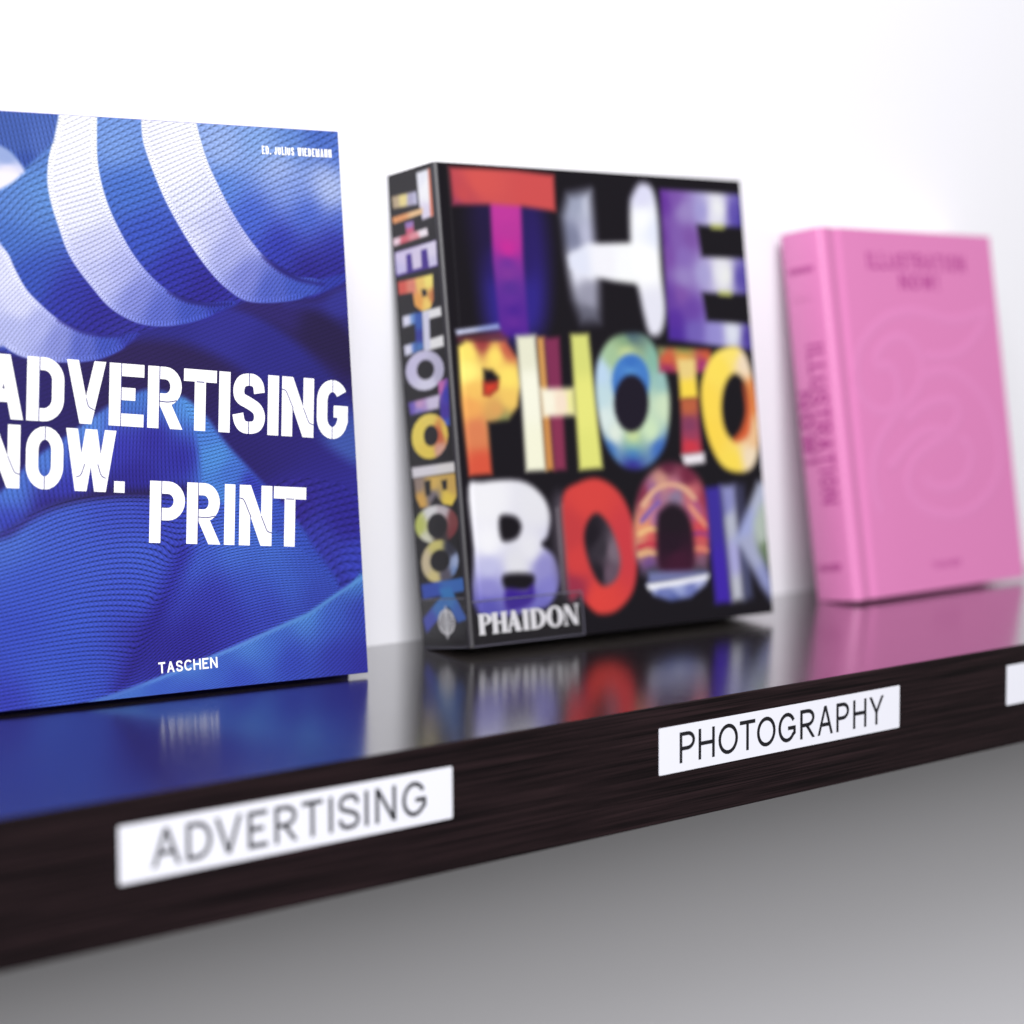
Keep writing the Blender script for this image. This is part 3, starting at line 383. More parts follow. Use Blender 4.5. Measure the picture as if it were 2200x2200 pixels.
COVER_ART = [
 dict(e=10.80, s=1, p=[[(24.6,262.0),(53.5,266.4),(80.4,262.6),(79.9,211.6),(68.8,183.8),(33.7,182.1),(27.7,217.1)]], c=[(50.3,230.5,38,24,95),(37.1,198.1,46,34,130),(63.9,198.3,46,34,130),(31.3,246.1,30,20,60)]),
 dict(e=2.64, s=0, p=[[(40.1,265.8),(64.0,266.9),(62.1,230.8),(62.1,183.8),(40.1,181.8),(38.7,227.0)]], c=[(50.6,256.5,185,52,150),(51.8,246.8,178,50,148),(50.7,234.6,196,42,148),(49.9,226.5,105,44,148),(49.5,221.6,124,50,148),(50.6,211.1,84,42,142),(50.0,204.7,96,42,148),(51.5,198.2,70,30,140),(50.9,191.8,98,40,148),(51.2,183.7,72,28,140)]),
 dict(e=2.64, s=0, p=[[(11.2,282.6),(34.5,283.1),(61.3,283.2),(91.6,281.7),(90.8,259.4),(63.5,261.6),(40.8,261.8),(11.6,260.2)]], c=[(34.0,276.9,206,82,78),(79.1,270.8,200,76,76),(18.8,264.9,196,74,74),(16.5,260.8,150,58,92)]),
 dict(e=6.00, s=0, p=[[(101.5,270.1),(120.9,273.5),(121.0,244.1),(121.6,218.9),(119.9,191.4),(104.6,190.8),(99.5,205.3),(96.7,231.7),(95.5,256.5)]], c=[(108.7,265.4,150,156,178),(117.3,264.1,190,194,212),(115.5,245.6,180,182,205),(103.3,243.5,120,124,150),(104.9,226.9,226,228,242),(116.9,227.2,236,236,244),(114.0,208.8,150,150,168),(110.3,193.8,96,96,112)]),
 dict(e=3.00, s=0, p=[[(114.9,240.2),(156.4,242.1),(157.0,215.4),(134.7,217.2),(113.0,220.4),(99.3,225.1),(98.5,231.7)]], c=[(105.1,228.6,220,224,240),(127.0,229.1,238,238,244),(146.8,226.2,244,246,246)]),
 dict(e=3.84, s=1, p=[[(156.3,273.4),(163.8,280.1),(173.2,276.7),(176.4,259.5),(175.5,225.1),(176.5,199.4),(171.0,184.9),(161.7,184.0),(157.7,195.9),(155.3,209.4),(151.0,233.1),(152.6,263.8)]], c=[(162.9,271.1,215,215,238),(163.7,257.4,246,248,248),(172.3,250.8,225,230,245),(163.1,230.0,250,251,250),(166.8,199.3,226,226,238)]),
 dict(e=2.40, s=0, p=[[(179.7,277.0),(252.2,276.3),(251.7,254.8),(210.3,255.0),(212.3,234.3),(252.9,233.9),(252.2,210.4),(210.2,211.1),(212.4,192.5),(252.0,190.5),(253.0,173.4),(177.4,180.3)]], c=[(182.3,268.4,98,48,150),(193.0,270.6,120,80,165),(199.4,263.9,152,134,192),(216.1,263.7,156,150,206),(230.8,266.0,238,240,238),(226.7,261.4,225,225,235),(245.3,263.9,92,76,168),(249.6,258.7,76,62,160),(179.8,245.9,105,58,152),(190.4,246.2,125,90,170),(203.4,246.6,120,80,160),(182.0,233.9,118,74,160),(196.1,234.2,132,104,180),(194.6,220.3,150,132,192),(213.9,223.3,165,158,208),(232.7,222.8,238,240,232),(228.5,224.5,228,228,236),(246.5,221.3,84,70,162),(181.6,208.1,100,60,155),(191.1,209.9,124,80,164),(199.4,199.7,104,66,160),(184.6,192.7,84,44,152),(183.6,184.1,74,40,150),(200.2,185.9,112,94,178),(219.1,184.2,146,138,204),(236.1,184.2,222,226,236),(249.3,181.6,74,56,152)]),
 dict(e=2.40, s=0, p=[[(223.6,255.7),(234.5,255.7),(234.3,253.2),(223.6,253.2)]], c=[(229.5,254.5,205,212,110)]),
 dict(e=2.40, s=0, p=[[(225.9,212.2),(236.8,212.0),(236.5,209.2),(225.9,209.7)]], c=[(230.6,210.5,200,208,110)]),
 dict(e=1.92, s=0, p=[[(6.7,186.4),(38.9,190.1),(40.2,187.2),(7.4,183.3)]], c=[(8.0,185.2,198,204,232),(38.3,188.5,150,165,215)]),
 dict(e=3.60, s=0, p=[[(8.1,182.0),(40.0,185.3),(45.8,181.3),(7.9,179.7)]], c=[(15.6,182.1,110,50,60)]),
 dict(e=2.64, s=0, p=[[(7.6,176.5),(13.5,180.2),(43.7,180.2),(51.9,169.3),(52.7,153.3),(49.3,140.5),(41.4,132.7),(25.5,131.5),(25.6,100.8),(8.5,100.5),(6.7,142.9)],[(25.3,163.1),(31.9,162.4),(36.4,158.2),(34.6,151.9),(28.2,147.9),(24.3,148.5)]], c=[(25.4,179.2,150,55,60),(45.3,175.7,190,90,70),(14.9,173.4,250,226,108),(34.7,170.9,250,222,105),(13.8,161.6,252,238,125),(43.7,158.1,248,222,105),(16.9,150.5,240,190,95),(42.6,145.4,238,196,98),(14.1,141.2,235,165,88),(33.7,137.6,220,160,90),(16.8,127.0,215,125,82),(18.8,105.1,212,84,60),(37.3,132.5,130,140,85)]),
 dict(e=3.00, s=0, p=[[(24.6,155.2),(35.8,155.8),(34.5,151.1),(28.2,147.5),(24.2,148.2)]], c=[(27.8,150.4,205,60,42)]),
 dict(e=2.64, s=0, p=[[(52.1,182.9),(67.1,183.5),(67.7,149.9),(67.7,101.4),(51.8,101.4),(52.5,142.1)]], c=[(59.6,174.1,226,226,202),(61.5,149.9,242,242,222),(59.8,110.0,240,240,214)]),
 dict(e=2.40, s=0, p=[[(68.2,182.2),(74.1,182.2),(74.0,101.5),(67.7,101.4)]], c=[(69.2,166.0,208,152,84),(72.0,117.6,205,140,75)]),
 dict(e=2.64, s=0, p=[[(74.0,181.5),(86.0,182.2),(83.4,101.2),(74.0,101.0)]], c=[(78.7,165.9,126,44,82),(79.3,117.4,134,48,80)]),
 dict(e=2.64, s=0, p=[[(95.3,183.9),(109.8,184.2),(113.0,100.9),(94.0,100.4)]], c=[(101.9,174.0,212,216,118),(103.0,141.2,228,228,124),(104.0,108.5,222,224,120)]),
 dict(e=3.00, s=0, p=[[(67.8,151.0),(94.9,151.1),(94.7,134.0),(68.3,133.8)]], c=[(73.3,142.5,244,240,218),(83.8,142.3,242,222,200),(93.4,142.2,232,230,150)]),
 dict(e=3.00, s=1, p=[[(147.1,184.8),(160.3,181.5),(170.0,165.4),(174.0,148.4),(172.8,131.5),(166.7,113.2),(154.1,101.9),(140.3,98.8),(127.4,102.8),(117.7,114.6),(113.0,132.8),(112.3,152.5),(116.6,169.0),(128.8,181.5)]], c=[(144.6,183.2,70,95,110),(139.7,179.0,130,165,125),(140.2,173.1,204,218,152),(127.7,169.8,160,192,150),(117.9,160.7,186,212,236),(114.1,144.3,190,216,222),(117.1,131.1,215,230,226),(167.7,165.4,130,180,160),(168.9,155.3,150,190,185),(169.9,138.4,204,224,190),(124.9,121.0,226,236,220),(156.3,121.9,206,230,188),(140.1,118.1,212,226,150),(139.7,113.7,130,180,170),(139.2,109.0,56,116,188),(138.4,101.6,50,42,138),(119.7,112.9,60,110,180),(162.0,111.7,60,105,185)]),
 dict(e=2.40, s=0, p=[[(158.3,154.0),(156.9,148.6),(154.1,143.7),(150.1,139.9),(145.3,137.5),(140.3,136.7),(135.4,137.7),(131.2,140.2),(128.1,144.1),(126.3,149.0),(126.1,154.4),(127.4,159.7),(130.2,164.6),(134.1,168.4),(138.8,170.9),(143.9,171.7),(148.8,170.9),(153.1,168.3),(156.3,164.4),(158.1,159.5)]], c=[(142.8,165.6,58,112,190),(142.3,160.5,80,140,205),(141.8,155.5,60,110,190)]),
 dict(e=2.40, s=0, p=[[(155.9,140.3),(154.6,134.7),(152.0,129.7),(148.3,125.8),(143.9,123.4),(139.2,122.6),(134.8,123.6),(131.0,126.2),(128.2,130.3),(126.6,135.3),(126.5,140.8),(127.7,146.3),(130.3,151.2),(134.0,155.2),(138.3,157.7),(143.0,158.5),(147.5,157.6),(151.3,155.0),(154.2,151.0),(155.8,145.9)]], c=[(140.2,140.6,26,20,36)]),
 dict(e=2.64, s=0, p=[[(167.0,175.9),(213.6,173.8),(213.9,159.6),(197.2,158.7),(167.2,160.0)]], c=[(168.8,175.2,140,140,90),(189.5,173.8,150,150,80),(188.9,168.7,226,152,72),(174.9,167.9,206,92,62),(174.2,161.6,158,48,92),(208.4,163.5,160,48,112),(210.4,170.3,200,90,60)]),
 dict(e=2.40, s=0, p=[[(183.7,167.9),(199.2,167.8),(199.2,142.6),(183.7,142.2)]], c=[(190.5,161.9,232,205,130),(191.4,148.2,248,216,75)]),
 dict(e=2.40, s=0, p=[[(183.7,142.5),(199.2,143.0),(199.0,106.8),(181.0,106.7)]], c=[(190.3,138.8,185,95,62),(189.9,124.4,128,58,92),(190.5,119.3,150,60,90),(189.8,112.5,202,54,70)]),
 dict(e=2.16, s=0, p=[[(181.0,106.5),(200.9,107.4),(200.9,101.0),(182.8,99.7)]], c=[(191.1,104.0,236,230,236)]),
 dict(e=2.64, s=1, p=[[(232.7,175.9),(244.4,172.0),(251.0,154.4),(253.0,129.9),(251.3,109.0),(244.1,96.2),(231.6,93.3),(216.5,98.0),(206.4,113.7),(202.1,134.3),(203.7,153.2),(215.1,170.3)],[(244.7,136.1),(243.3,129.5),(240.8,123.5),(237.5,118.8),(233.7,115.9),(229.7,115.0),(226.1,116.1),(223.0,119.2),(220.8,124.0),(219.8,130.0),(219.9,136.6),(221.3,143.2),(223.7,149.1),(227.0,153.8),(230.8,156.9),(234.7,157.9),(238.4,156.8),(241.6,153.7),(243.8,148.9),(244.8,142.8)]], c=[(206.9,139.4,250,216,82),(232.2,172.0,250,226,110),(221.4,161.6,250,222,90),(243.6,165.0,240,218,190),(249.0,143.9,228,135,72),(248.2,116.0,236,192,145),(243.6,102.2,240,220,190),(226.3,99.4,250,220,84),(209.1,117.1,250,214,78)]),
 dict(e=3.00, s=1, p=[[(241.5,151.0),(246.5,137.0),(243.7,119.6),(235.2,113.8),(228.0,114.5),(236.1,121.5),(241.9,133.6)]], c=[(242.0,130.1,212,92,50)]),
 dict(e=2.88, s=1, p=[[(7.1,93.4),(18.1,96.7),(46.2,96.2),(61.8,87.6),(68.1,74.6),(64.8,62.1),(59.8,56.8),(68.6,49.2),(71.9,36.3),(66.2,24.1),(53.2,18.0),(7.4,19.6),(7.7,57.6)],[(29.1,75.3),(40.6,74.9),(44.9,68.7),(40.2,61.9),(29.3,61.6)],[(29.0,40.8),(50.0,39.7),(50.6,33.1),(44.2,30.4),(29.8,32.0)]], c=[(21.0,84.7,236,236,240),(57.0,79.9,226,226,232),(18.8,60.0,240,240,244),(50.6,55.0,228,228,234),(59.8,43.4,142,138,198),(17.6,46.2,190,190,226),(16.5,33.9,140,136,202),(62.7,30.6,128,124,196),(15.5,22.5,86,82,176),(39.6,46.3,222,222,228),(57.7,21.6,110,106,190)]),
 dict(e=3.00, s=1, p=[[(29.7,32.2),(44.2,30.4),(50.2,33.1),(50.7,25.2),(43.3,20.3),(29.1,19.9)]], c=[(37.8,26.2,56,32,140)]),
 dict(e=8.40, s=1, p=[[(71.3,77.6),(80.5,81.2),(85.0,24.3),(73.1,31.5)]], c=[(76.0,61.5,92,84,96),(77.9,37.5,80,70,85)]),
 dict(e=1.08, s=0, p=[[(73.0,78.4),(74.6,78.9),(74.7,25.8),(73.4,25.9)]], c=[(-4.6,292.6,120,112,120)]),
 dict(e=1.08, s=0, p=[[(75.7,79.8),(77.2,80.4),(77.3,27.2),(76.1,27.3)]], c=[(-4.6,292.6,85,77,85)]),
 dict(e=1.08, s=0, p=[[(77.9,80.5),(79.4,81.1),(79.5,27.9),(78.2,28.0)]], c=[(-4.6,292.6,130,122,130)]),
 dict(e=3.00, s=1, p=[[(78.9,84.5),(91.8,92.8),(109.1,94.7),(125.6,84.9),(134.7,66.4),(136.1,45.0),(130.8,24.2),(116.4,12.7),(100.8,11.6),(90.8,18.8),(86.1,24.2),(78.2,23.2),(77.8,53.4)]], c=[(99.6,86.0,212,66,62),(126.5,50.5,200,58,66),(81.3,61.2,192,58,62),(87.1,44.9,206,62,62),(101.6,19.9,218,66,60),(82.2,27.7,150,45,70)]),
 dict(e=2.88, s=1, p=[[(98.5,69.9),(107.0,73.0),(116.7,62.5),(121.9,44.3),(117.1,31.7),(104.7,29.0),(96.2,42.7),(93.5,58.9)]], c=[(99.2,60.2,26,20,30),(107.0,51.7,50,44,54),(116.5,49.5,118,102,116),(103.2,35.8,30,24,34),(111.8,35.2,100,80,96)]),
 dict(e=3.60, s=1, p=[[(134.5,46.8),(135.2,66.4),(143.2,87.4),(157.9,99.3),(172.4,102.3),(190.2,95.9),(200.2,79.9),(200.7,59.6),(196.7,36.3),(192.2,29.9),(144.3,30.6),(137.4,38.4)]], c=[(167.6,99.8,96,32,58),(185.2,92.4,110,34,60),(145.3,82.4,130,45,70),(198.6,76.6,150,50,70),(162.0,90.8,204,150,130),(170.7,86.3,190,110,130),(154.4,83.6,150,100,150),(148.9,73.9,214,140,120),(155.1,68.7,170,110,160),(144.2,61.0,226,150,110),(149.1,54.1,206,80,84),(186.4,82.2,200,110,110),(189.9,72.0,176,90,130),(193.1,58.3,208,72,80),(143.9,47.8,210,150,110),(145.4,41.2,110,74,140),(191.8,46.7,200,90,90),(192.0,38.3,120,84,110),(146.8,32.9,56,54,66),(190.0,30.8,60,55,66),(172.4,81.2,130,120,150)]),
 dict(e=1.32, s=1, p=[[(142.6,77.5),(154.8,86.9),(168.7,89.7),(182.2,86.6),(190.7,78.7),(188.2,77.1),(179.6,83.9),(168.5,87.0),(156.8,84.2),(145.7,74.9)]], c=[(166.3,88.1,222,170,140)]),
 dict(e=1.32, s=1, p=[[(141.5,67.7),(153.7,77.0),(158.4,78.5),(159.4,76.8),(153.4,73.4),(143.1,65.3)]], c=[(151.2,73.8,120,90,170)]),
 dict(e=1.32, s=1, p=[[(138.5,59.6),(147.7,62.4),(154.8,61.2),(154.6,59.3),(147.4,59.8),(139.3,57.1)]], c=[(147.5,60.8,236,190,130)]),
 dict(e=1.32, s=1, p=[[(137.2,51.5),(146.7,52.9),(153.8,51.9),(153.5,49.6),(146.4,50.3),(137.3,48.9)]], c=[(146.5,51.3,190,50,70)]),
 dict(e=1.32, s=1, p=[[(137.1,46.6),(146.1,47.4),(153.2,46.3),(153.0,44.3),(145.9,45.1),(137.5,44.3)]], c=[(146.0,46.1,228,180,130)]),
 dict(e=1.32, s=1, p=[[(184.5,75.6),(191.9,68.5),(198.1,61.4),(197.4,59.1),(190.3,65.2),(184.1,72.2)]], c=[(190.6,67.7,228,150,120)]),
 dict(e=1.32, s=1, p=[[(185.9,57.0),(193.0,57.3),(199.3,55.3),(199.0,52.6),(192.7,54.7),(185.6,54.4)]], c=[(192.7,55.0,150,60,120)]),
 dict(e=1.32, s=1, p=[[(185.3,47.0),(191.8,47.3),(197.7,45.3),(197.5,43.3),(191.6,45.0),(185.0,44.7)]], c=[(191.6,45.3,226,140,110)]),
 dict(e=3.60, s=1, p=[[(154.8,65.4),(160.2,73.4),(170.7,76.2),(181.5,69.9),(185.7,55.4),(183.3,33.8),(167.0,31.5),(153.5,36.6)]], c=[(168.3,64.7,28,16,28),(170.2,39.6,60,18,44),(166.9,51.4,34,14,32)]),
 dict(e=3.00, s=0, p=[[(144.7,34.3),(194.7,31.4),(196.2,28.3),(143.5,26.6)]], c=[(169.2,30.6,112,118,166)]),
 dict(e=2.40, s=0, p=[[(142.3,26.3),(168.8,27.3),(196.3,28.9),(193.3,23.1),(179.0,15.8),(161.8,14.8),(147.6,19.4)]], c=[(148.1,23.8,170,178,218),(189.2,24.2,165,172,215),(168.3,22.4,160,170,214),(165.4,16.8,88,100,165),(181.7,18.6,110,120,182),(152.2,20.1,105,116,178)]),
 dict(e=1.92, s=0, p=[[(142.6,26.6),(168.8,27.5),(196.3,29.1),(195.3,26.3),(168.5,24.3),(143.6,23.3)]], c=[(168.6,24.8,250,250,252)]),
 dict(e=3.00, s=0, p=[[(199.5,84.7),(213.1,85.3),(214.9,9.8),(200.7,9.8)]], c=[(203.9,71.3,58,44,150),(207.6,20.4,62,36,165)]),
 dict(e=3.60, s=0, p=[[(213.1,85.3),(227.1,85.6),(227.0,10.6),(215.9,10.0)]], c=[(214.6,70.8,130,132,190),(219.5,62.0,180,184,200),(219.0,36.6,168,166,215),(222.8,17.6,186,188,200)]),
 dict(e=4.80, s=0, p=[[(227.0,85.3),(234.3,85.0),(234.1,11.7),(227.0,10.6)]], c=[(231.5,61.4,60,60,90),(231.1,27.3,80,84,120)]),
 dict(e=4.20, s=0, p=[[(221.5,48.3),(238.9,73.1),(247.9,86.5),(257.7,86.1),(257.3,72.2),(237.9,43.9)]], c=[(250.7,79.4,176,182,205),(233.3,56.2,160,168,215)]),
 dict(e=4.20, s=0, p=[[(224.1,49.8),(241.6,54.0),(253.7,22.3),(254.6,5.1),(243.4,17.9)]], c=[(236.7,44.0,165,170,200),(250.9,19.1,142,148,195)]),
 dict(e=4.80, s=1, p=[[(241.2,60.9),(253.6,72.4),(254.2,46.4),(254.6,29.1),(242.8,43.6)]], c=[(246.4,53.7,178,190,180),(252.1,39.6,110,130,100)]),
]
SPINE_ART = [
 dict(e=1.10, s=0, p=[[(29.2,281.9),(41.0,282.2),(41.8,254.2),(31.7,253.4),(29.5,263.4)]], c=[(32.4,278.1,232,234,242),(37.7,270.5,245,246,248),(34.5,255.8,222,215,235)]),
 dict(e=0.99, s=0, p=[[(40.8,282.2),(42.6,282.1),(42.6,254.4),(39.6,254.1)]], c=[(41.7,263.1,222,128,100)]),
 dict(e=1.21, s=0, p=[[(2.9,272.2),(27.8,271.4),(28.2,263.3),(3.5,264.8)]], c=[(5.6,268.5,180,160,130),(14.7,269.0,228,212,140),(21.6,268.0,170,166,195),(27.3,267.5,190,190,215)]),
 dict(e=0.99, s=0, p=[[(1.4,259.9),(32.6,260.6),(32.4,257.1),(2.6,255.7)]], c=[(6.6,257.4,222,150,95),(28.7,259.4,230,190,140)]),
 dict(e=0.99, s=0, p=[[(14.2,254.7),(22.7,254.6),(22.6,247.6),(14.8,247.1)]], c=[(18.2,253.1,150,120,185),(18.3,248.8,205,90,120)]),
 dict(e=0.99, s=0, p=[[(0.8,247.1),(35.4,248.4),(36.1,243.7),(1.0,242.5)]], c=[(4.7,245.2,232,205,215),(30.8,246.5,240,232,238),(11.0,243.0,205,90,105),(23.9,243.1,222,140,150)]),
 dict(e=0.99, s=0, p=[[(1.7,238.5),(43.1,239.7),(43.1,224.4),(0.9,224.1)]], c=[(15.8,231.2,66,40,140)]),
 dict(e=0.88, s=0, p=[[(1.7,238.5),(43.1,239.7),(42.6,225.2),(34.6,225.0),(33.9,236.2),(27.9,236.1),(27.4,226.1),(18.7,225.9),(18.0,235.8),(12.8,235.7),(12.4,225.4),(2.0,225.1)]], c=[(9.9,235.5,208,198,228),(39.5,235.5,222,216,236),(6.0,227.2,196,190,228),(23.1,227.4,214,204,228),(38.3,226.4,206,200,230)]),
 dict(e=0.99, s=0, p=[[(2.4,220.8),(37.6,220.7),(36.7,205.5),(32.8,200.8),(24.6,199.9),(17.6,204.5),(16.5,212.6),(2.6,213.0)],[(25.4,213.0),(30.2,212.6),(30.5,209.1),(26.1,208.8)]], c=[(5.9,216.9,212,86,74),(16.4,216.5,222,130,110),(24.3,217.1,240,200,105),(33.4,217.6,250,232,120),(21.6,206.3,235,165,80),(30.3,203.2,250,214,110),(36.5,207.0,200,120,70)]),
 dict(e=1.10, s=0, p=[[(4.7,199.7),(18.1,200.3),(17.2,194.0),(4.4,193.3)]], c=[(8.3,197.1,226,226,244),(16.3,197.1,110,150,210)]),
 dict(e=0.99, s=0, p=[[(24.6,200.1),(42.8,200.9),(43.1,195.3),(25.2,194.6)]], c=[(34.7,197.6,238,238,238)]),
 dict(e=1.10, s=0, p=[[(3.9,182.2),(15.8,183.1),(15.6,177.0),(4.2,175.8)]], c=[(8.5,179.5,226,226,244),(14.6,179.8,90,130,205)]),
 dict(e=0.99, s=0, p=[[(25.3,182.7),(43.1,184.1),(43.1,177.4),(25.1,176.4)]], c=[(33.9,180.4,238,238,238)]),
 dict(e=1.10, s=0, p=[[(16.8,200.1),(24.7,200.2),(23.3,178.1),(15.7,177.0)]], c=[(20.5,193.7,50,90,175),(20.2,186.2,46,50,150),(19.8,178.6,70,120,190)]),
 dict(e=0.99, s=0, p=[[(24.5,199.0),(31.3,199.0),(29.9,177.6),(23.2,176.9)]], c=[(27.2,189.3,216,216,236)]),
 dict(e=0.99, s=0, p=[[(41.7,164.0),(40.3,160.4),(37.2,157.3),(32.7,155.0),(27.2,153.6),(21.2,153.4),(15.3,154.4),(10.1,156.5),(6.1,159.5),(3.8,163.1),(3.4,166.9),(4.9,170.5),(8.1,173.6),(12.7,175.9),(18.3,177.2),(24.3,177.3),(30.1,176.2),(35.1,174.1),(38.9,171.2),(41.2,167.7)],[(32.0,165.0),(31.3,163.3),(29.9,161.8),(27.9,160.6),(25.4,160.0),(22.7,159.9),(20.1,160.4),(17.8,161.4),(16.0,162.8),(15.0,164.5),(14.8,166.3),(15.5,168.1),(16.9,169.6),(19.0,170.7),(21.5,171.4),(24.2,171.4),(26.8,170.9),(29.1,169.9),(30.8,168.5),(31.8,166.9)]], c=[(14.2,171.3,205,200,230),(25.4,154.9,222,220,240),(37.0,163.4,190,186,212)]),
 dict(e=1.10, s=0, p=[[(34.7,157.2),(45.0,158.9),(43.2,130.9),(34.6,130.5)]], c=[(36.6,154.1,200,110,180),(42.0,149.8,56,54,175),(39.3,138.2,70,46,160),(39.9,131.8,60,90,190)]),
 dict(e=1.32, s=0, p=[[(3.8,147.9),(35.4,149.9),(33.7,141.7),(5.1,140.2)]], c=[(6.3,144.2,110,90,190),(14.7,145.3,206,160,205),(28.3,146.0,215,205,232),(14.2,141.7,140,130,210)]),
 dict(e=0.99, s=0, p=[[(40.8,125.3),(39.5,121.2),(36.5,117.6),(32.1,114.7),(26.8,113.0),(21.1,112.6),(15.5,113.5),(10.6,115.7),(6.8,118.9),(4.7,122.8),(4.4,127.1),(5.9,131.3),(9.0,134.9),(13.5,137.7),(18.8,139.3),(24.5,139.6),(30.0,138.7),(34.7,136.5),(38.3,133.3),(40.4,129.5)],[(30.8,126.1),(30.2,124.2),(29.0,122.6),(27.3,121.3),(25.2,120.6),(23.0,120.4),(20.9,120.8),(19.0,121.7),(17.6,123.1),(16.9,124.9),(16.8,126.8),(17.3,128.6),(18.6,130.3),(20.3,131.5),(22.4,132.3),(24.6,132.4),(26.7,132.0),(28.5,131.1),(29.9,129.7),(30.7,127.9)]], c=[(11.2,129.3,242,218,92),(20.3,115.0,240,212,84),(32.5,125.8,205,95,60),(38.1,128.0,240,205,90),(32.7,116.9,225,170,150),(23.2,137.6,240,216,100)]),
 dict(e=0.99, s=0, p=[[(2.1,108.9),(45.9,109.5),(45.9,103.3),(2.2,102.4)]], c=[(12.2,105.4,228,224,230),(40.9,106.8,232,228,226)]),
 dict(e=1.10, s=0, p=[[(3.6,102.3),(45.8,102.9),(44.9,89.4),(39.0,83.8),(31.0,85.1),(24.1,90.7),(16.4,84.2),(8.0,84.3),(4.3,90.4)],[(13.7,99.9),(20.1,100.2),(19.0,91.7),(14.2,91.0)],[(30.6,99.1),(36.1,99.4),(35.4,93.9),(31.6,93.7)]], c=[(7.1,98.8,150,130,120),(8.5,88.6,222,172,84),(22.3,98.3,225,185,95),(21.3,90.0,120,112,122),(39.7,96.1,215,175,90),(36.0,87.1,245,214,84)]),
 dict(e=1.10, s=0, p=[[(43.9,73.5),(42.5,69.9),(39.2,66.8),(34.2,64.3),(28.0,62.7),(21.3,62.2),(14.6,62.8),(8.7,64.5),(4.2,67.2),(1.5,70.5),(0.9,74.1),(2.5,77.7),(6.0,80.9),(11.2,83.4),(17.4,84.8),(24.1,85.3),(30.6,84.5),(36.3,82.8),(40.7,80.2),(43.3,77.0)],[(33.2,72.8),(32.5,70.5),(30.8,68.5),(28.5,66.9),(25.5,65.9),(22.4,65.6),(19.3,66.0),(16.7,67.1),(14.6,68.7),(13.5,70.8),(13.3,73.1),(14.0,75.3),(15.7,77.3),(18.2,78.9),(21.1,79.9),(24.2,80.2),(27.2,79.8),(29.8,78.7),(31.8,77.0),(33.0,75.0)]], c=[(5.1,73.2,196,204,104),(18.9,82.4,228,228,228),(9.6,64.4,222,222,200),(40.2,76.9,130,64,66),(39.0,65.9,128,52,58),(30.0,83.0,200,190,195),(27.7,63.4,60,50,54)]),
 dict(e=1.10, s=0, p=[[(41.5,51.6),(40.2,47.7),(37.2,44.1),(32.8,41.2),(27.5,39.3),(21.6,38.6),(15.9,39.2),(10.9,41.0),(7.1,44.0),(4.9,47.6),(4.5,51.7),(6.0,55.7),(9.1,59.4),(13.6,62.2),(19.0,64.0),(24.8,64.5),(30.4,63.9),(35.2,62.0),(38.9,59.2),(41.1,55.6)],[(33.0,52.1),(32.3,50.1),(30.7,48.3),(28.4,46.9),(25.6,45.9),(22.5,45.6),(19.5,45.9),(16.8,46.8),(14.8,48.3),(13.6,50.1),(13.4,52.1),(14.2,54.1),(15.8,55.9),(18.1,57.4),(21.0,58.3),(24.1,58.6),(27.0,58.2),(29.6,57.3),(31.6,55.9),(32.8,54.1)]], c=[(9.3,51.2,212,196,160),(20.6,62.6,214,204,120),(16.6,41.1,222,206,140),(38.7,51.2,168,184,222),(35.5,59.0,44,44,60),(28.0,42.4,90,84,100),(39.4,45.1,120,150,205)]),
 dict(e=1.10, s=0, p=[[(2.6,38.5),(44.5,41.6),(45.3,33.6),(3.6,29.5)]], c=[(9.9,33.4,52,80,180),(33.0,37.2,60,110,190)]),
 dict(e=1.10, s=0, p=[[(20.1,35.3),(31.5,36.3),(45.3,16.9),(36.1,14.9)]], c=[(26.7,30.9,55,125,195),(39.3,18.5,56,98,186)]),
 dict(e=1.10, s=0, p=[[(24.0,32.6),(29.6,25.5),(4.6,9.1),(1.8,17.8)]], c=[(20.6,27.2,50,115,190),(7.4,14.2,58,70,180)]),
]
ORNAMENT = [[(200.9,202.9),(173.0,197.2),(147.9,195.5),(121.6,199.3),(101.0,201.4),(77.4,199.0),(55.9,191.4),(36.3,178.1),(28.0,165.0),(26.5,148.9),(34.1,135.6),(47.8,129.3),(62.9,129.6),(73.1,137.6),(74.4,152.5),(65.9,161.6),(53.3,161.8),(52.1,169.2),(63.6,178.0),(79.6,182.5),(94.5,179.4),(105.7,168.7),(106.2,156.5),(97.3,143.0),(81.3,132.9),(61.5,121.5),(43.8,105.8),(34.4,87.2),(33.9,69.6),(39.3,57.6)],
 [(200.8,202.1),(188.3,188.6),(169.2,176.0),(148.6,169.1),(126.7,167.8),(109.6,168.7)],
 [(105.6,153.5),(127.5,157.0),(148.8,155.2),(169.3,146.2),(186.4,131.7),(196.8,110.8),(197.3,90.2),(186.7,71.7),(164.2,57.3),(138.1,50.4),(114.0,51.2),(91.3,57.2),(77.5,67.1),(74.5,79.2),(84.5,92.2),(104.4,101.9),(126.9,108.7),(143.7,118.9),(148.3,129.6),(138.4,135.2),(120.9,134.9),(98.9,130.1),(79.2,120.9)],
 [(53.2,87.7),(73.0,100.2),(95.6,111.3),(119.7,113.5),(137.7,108.3)],
 [(142.8,106.5),(157.0,101.3),(157.5,88.8),(145.4,75.5),(125.4,70.4),(104.6,73.1),(92.9,81.3)]]


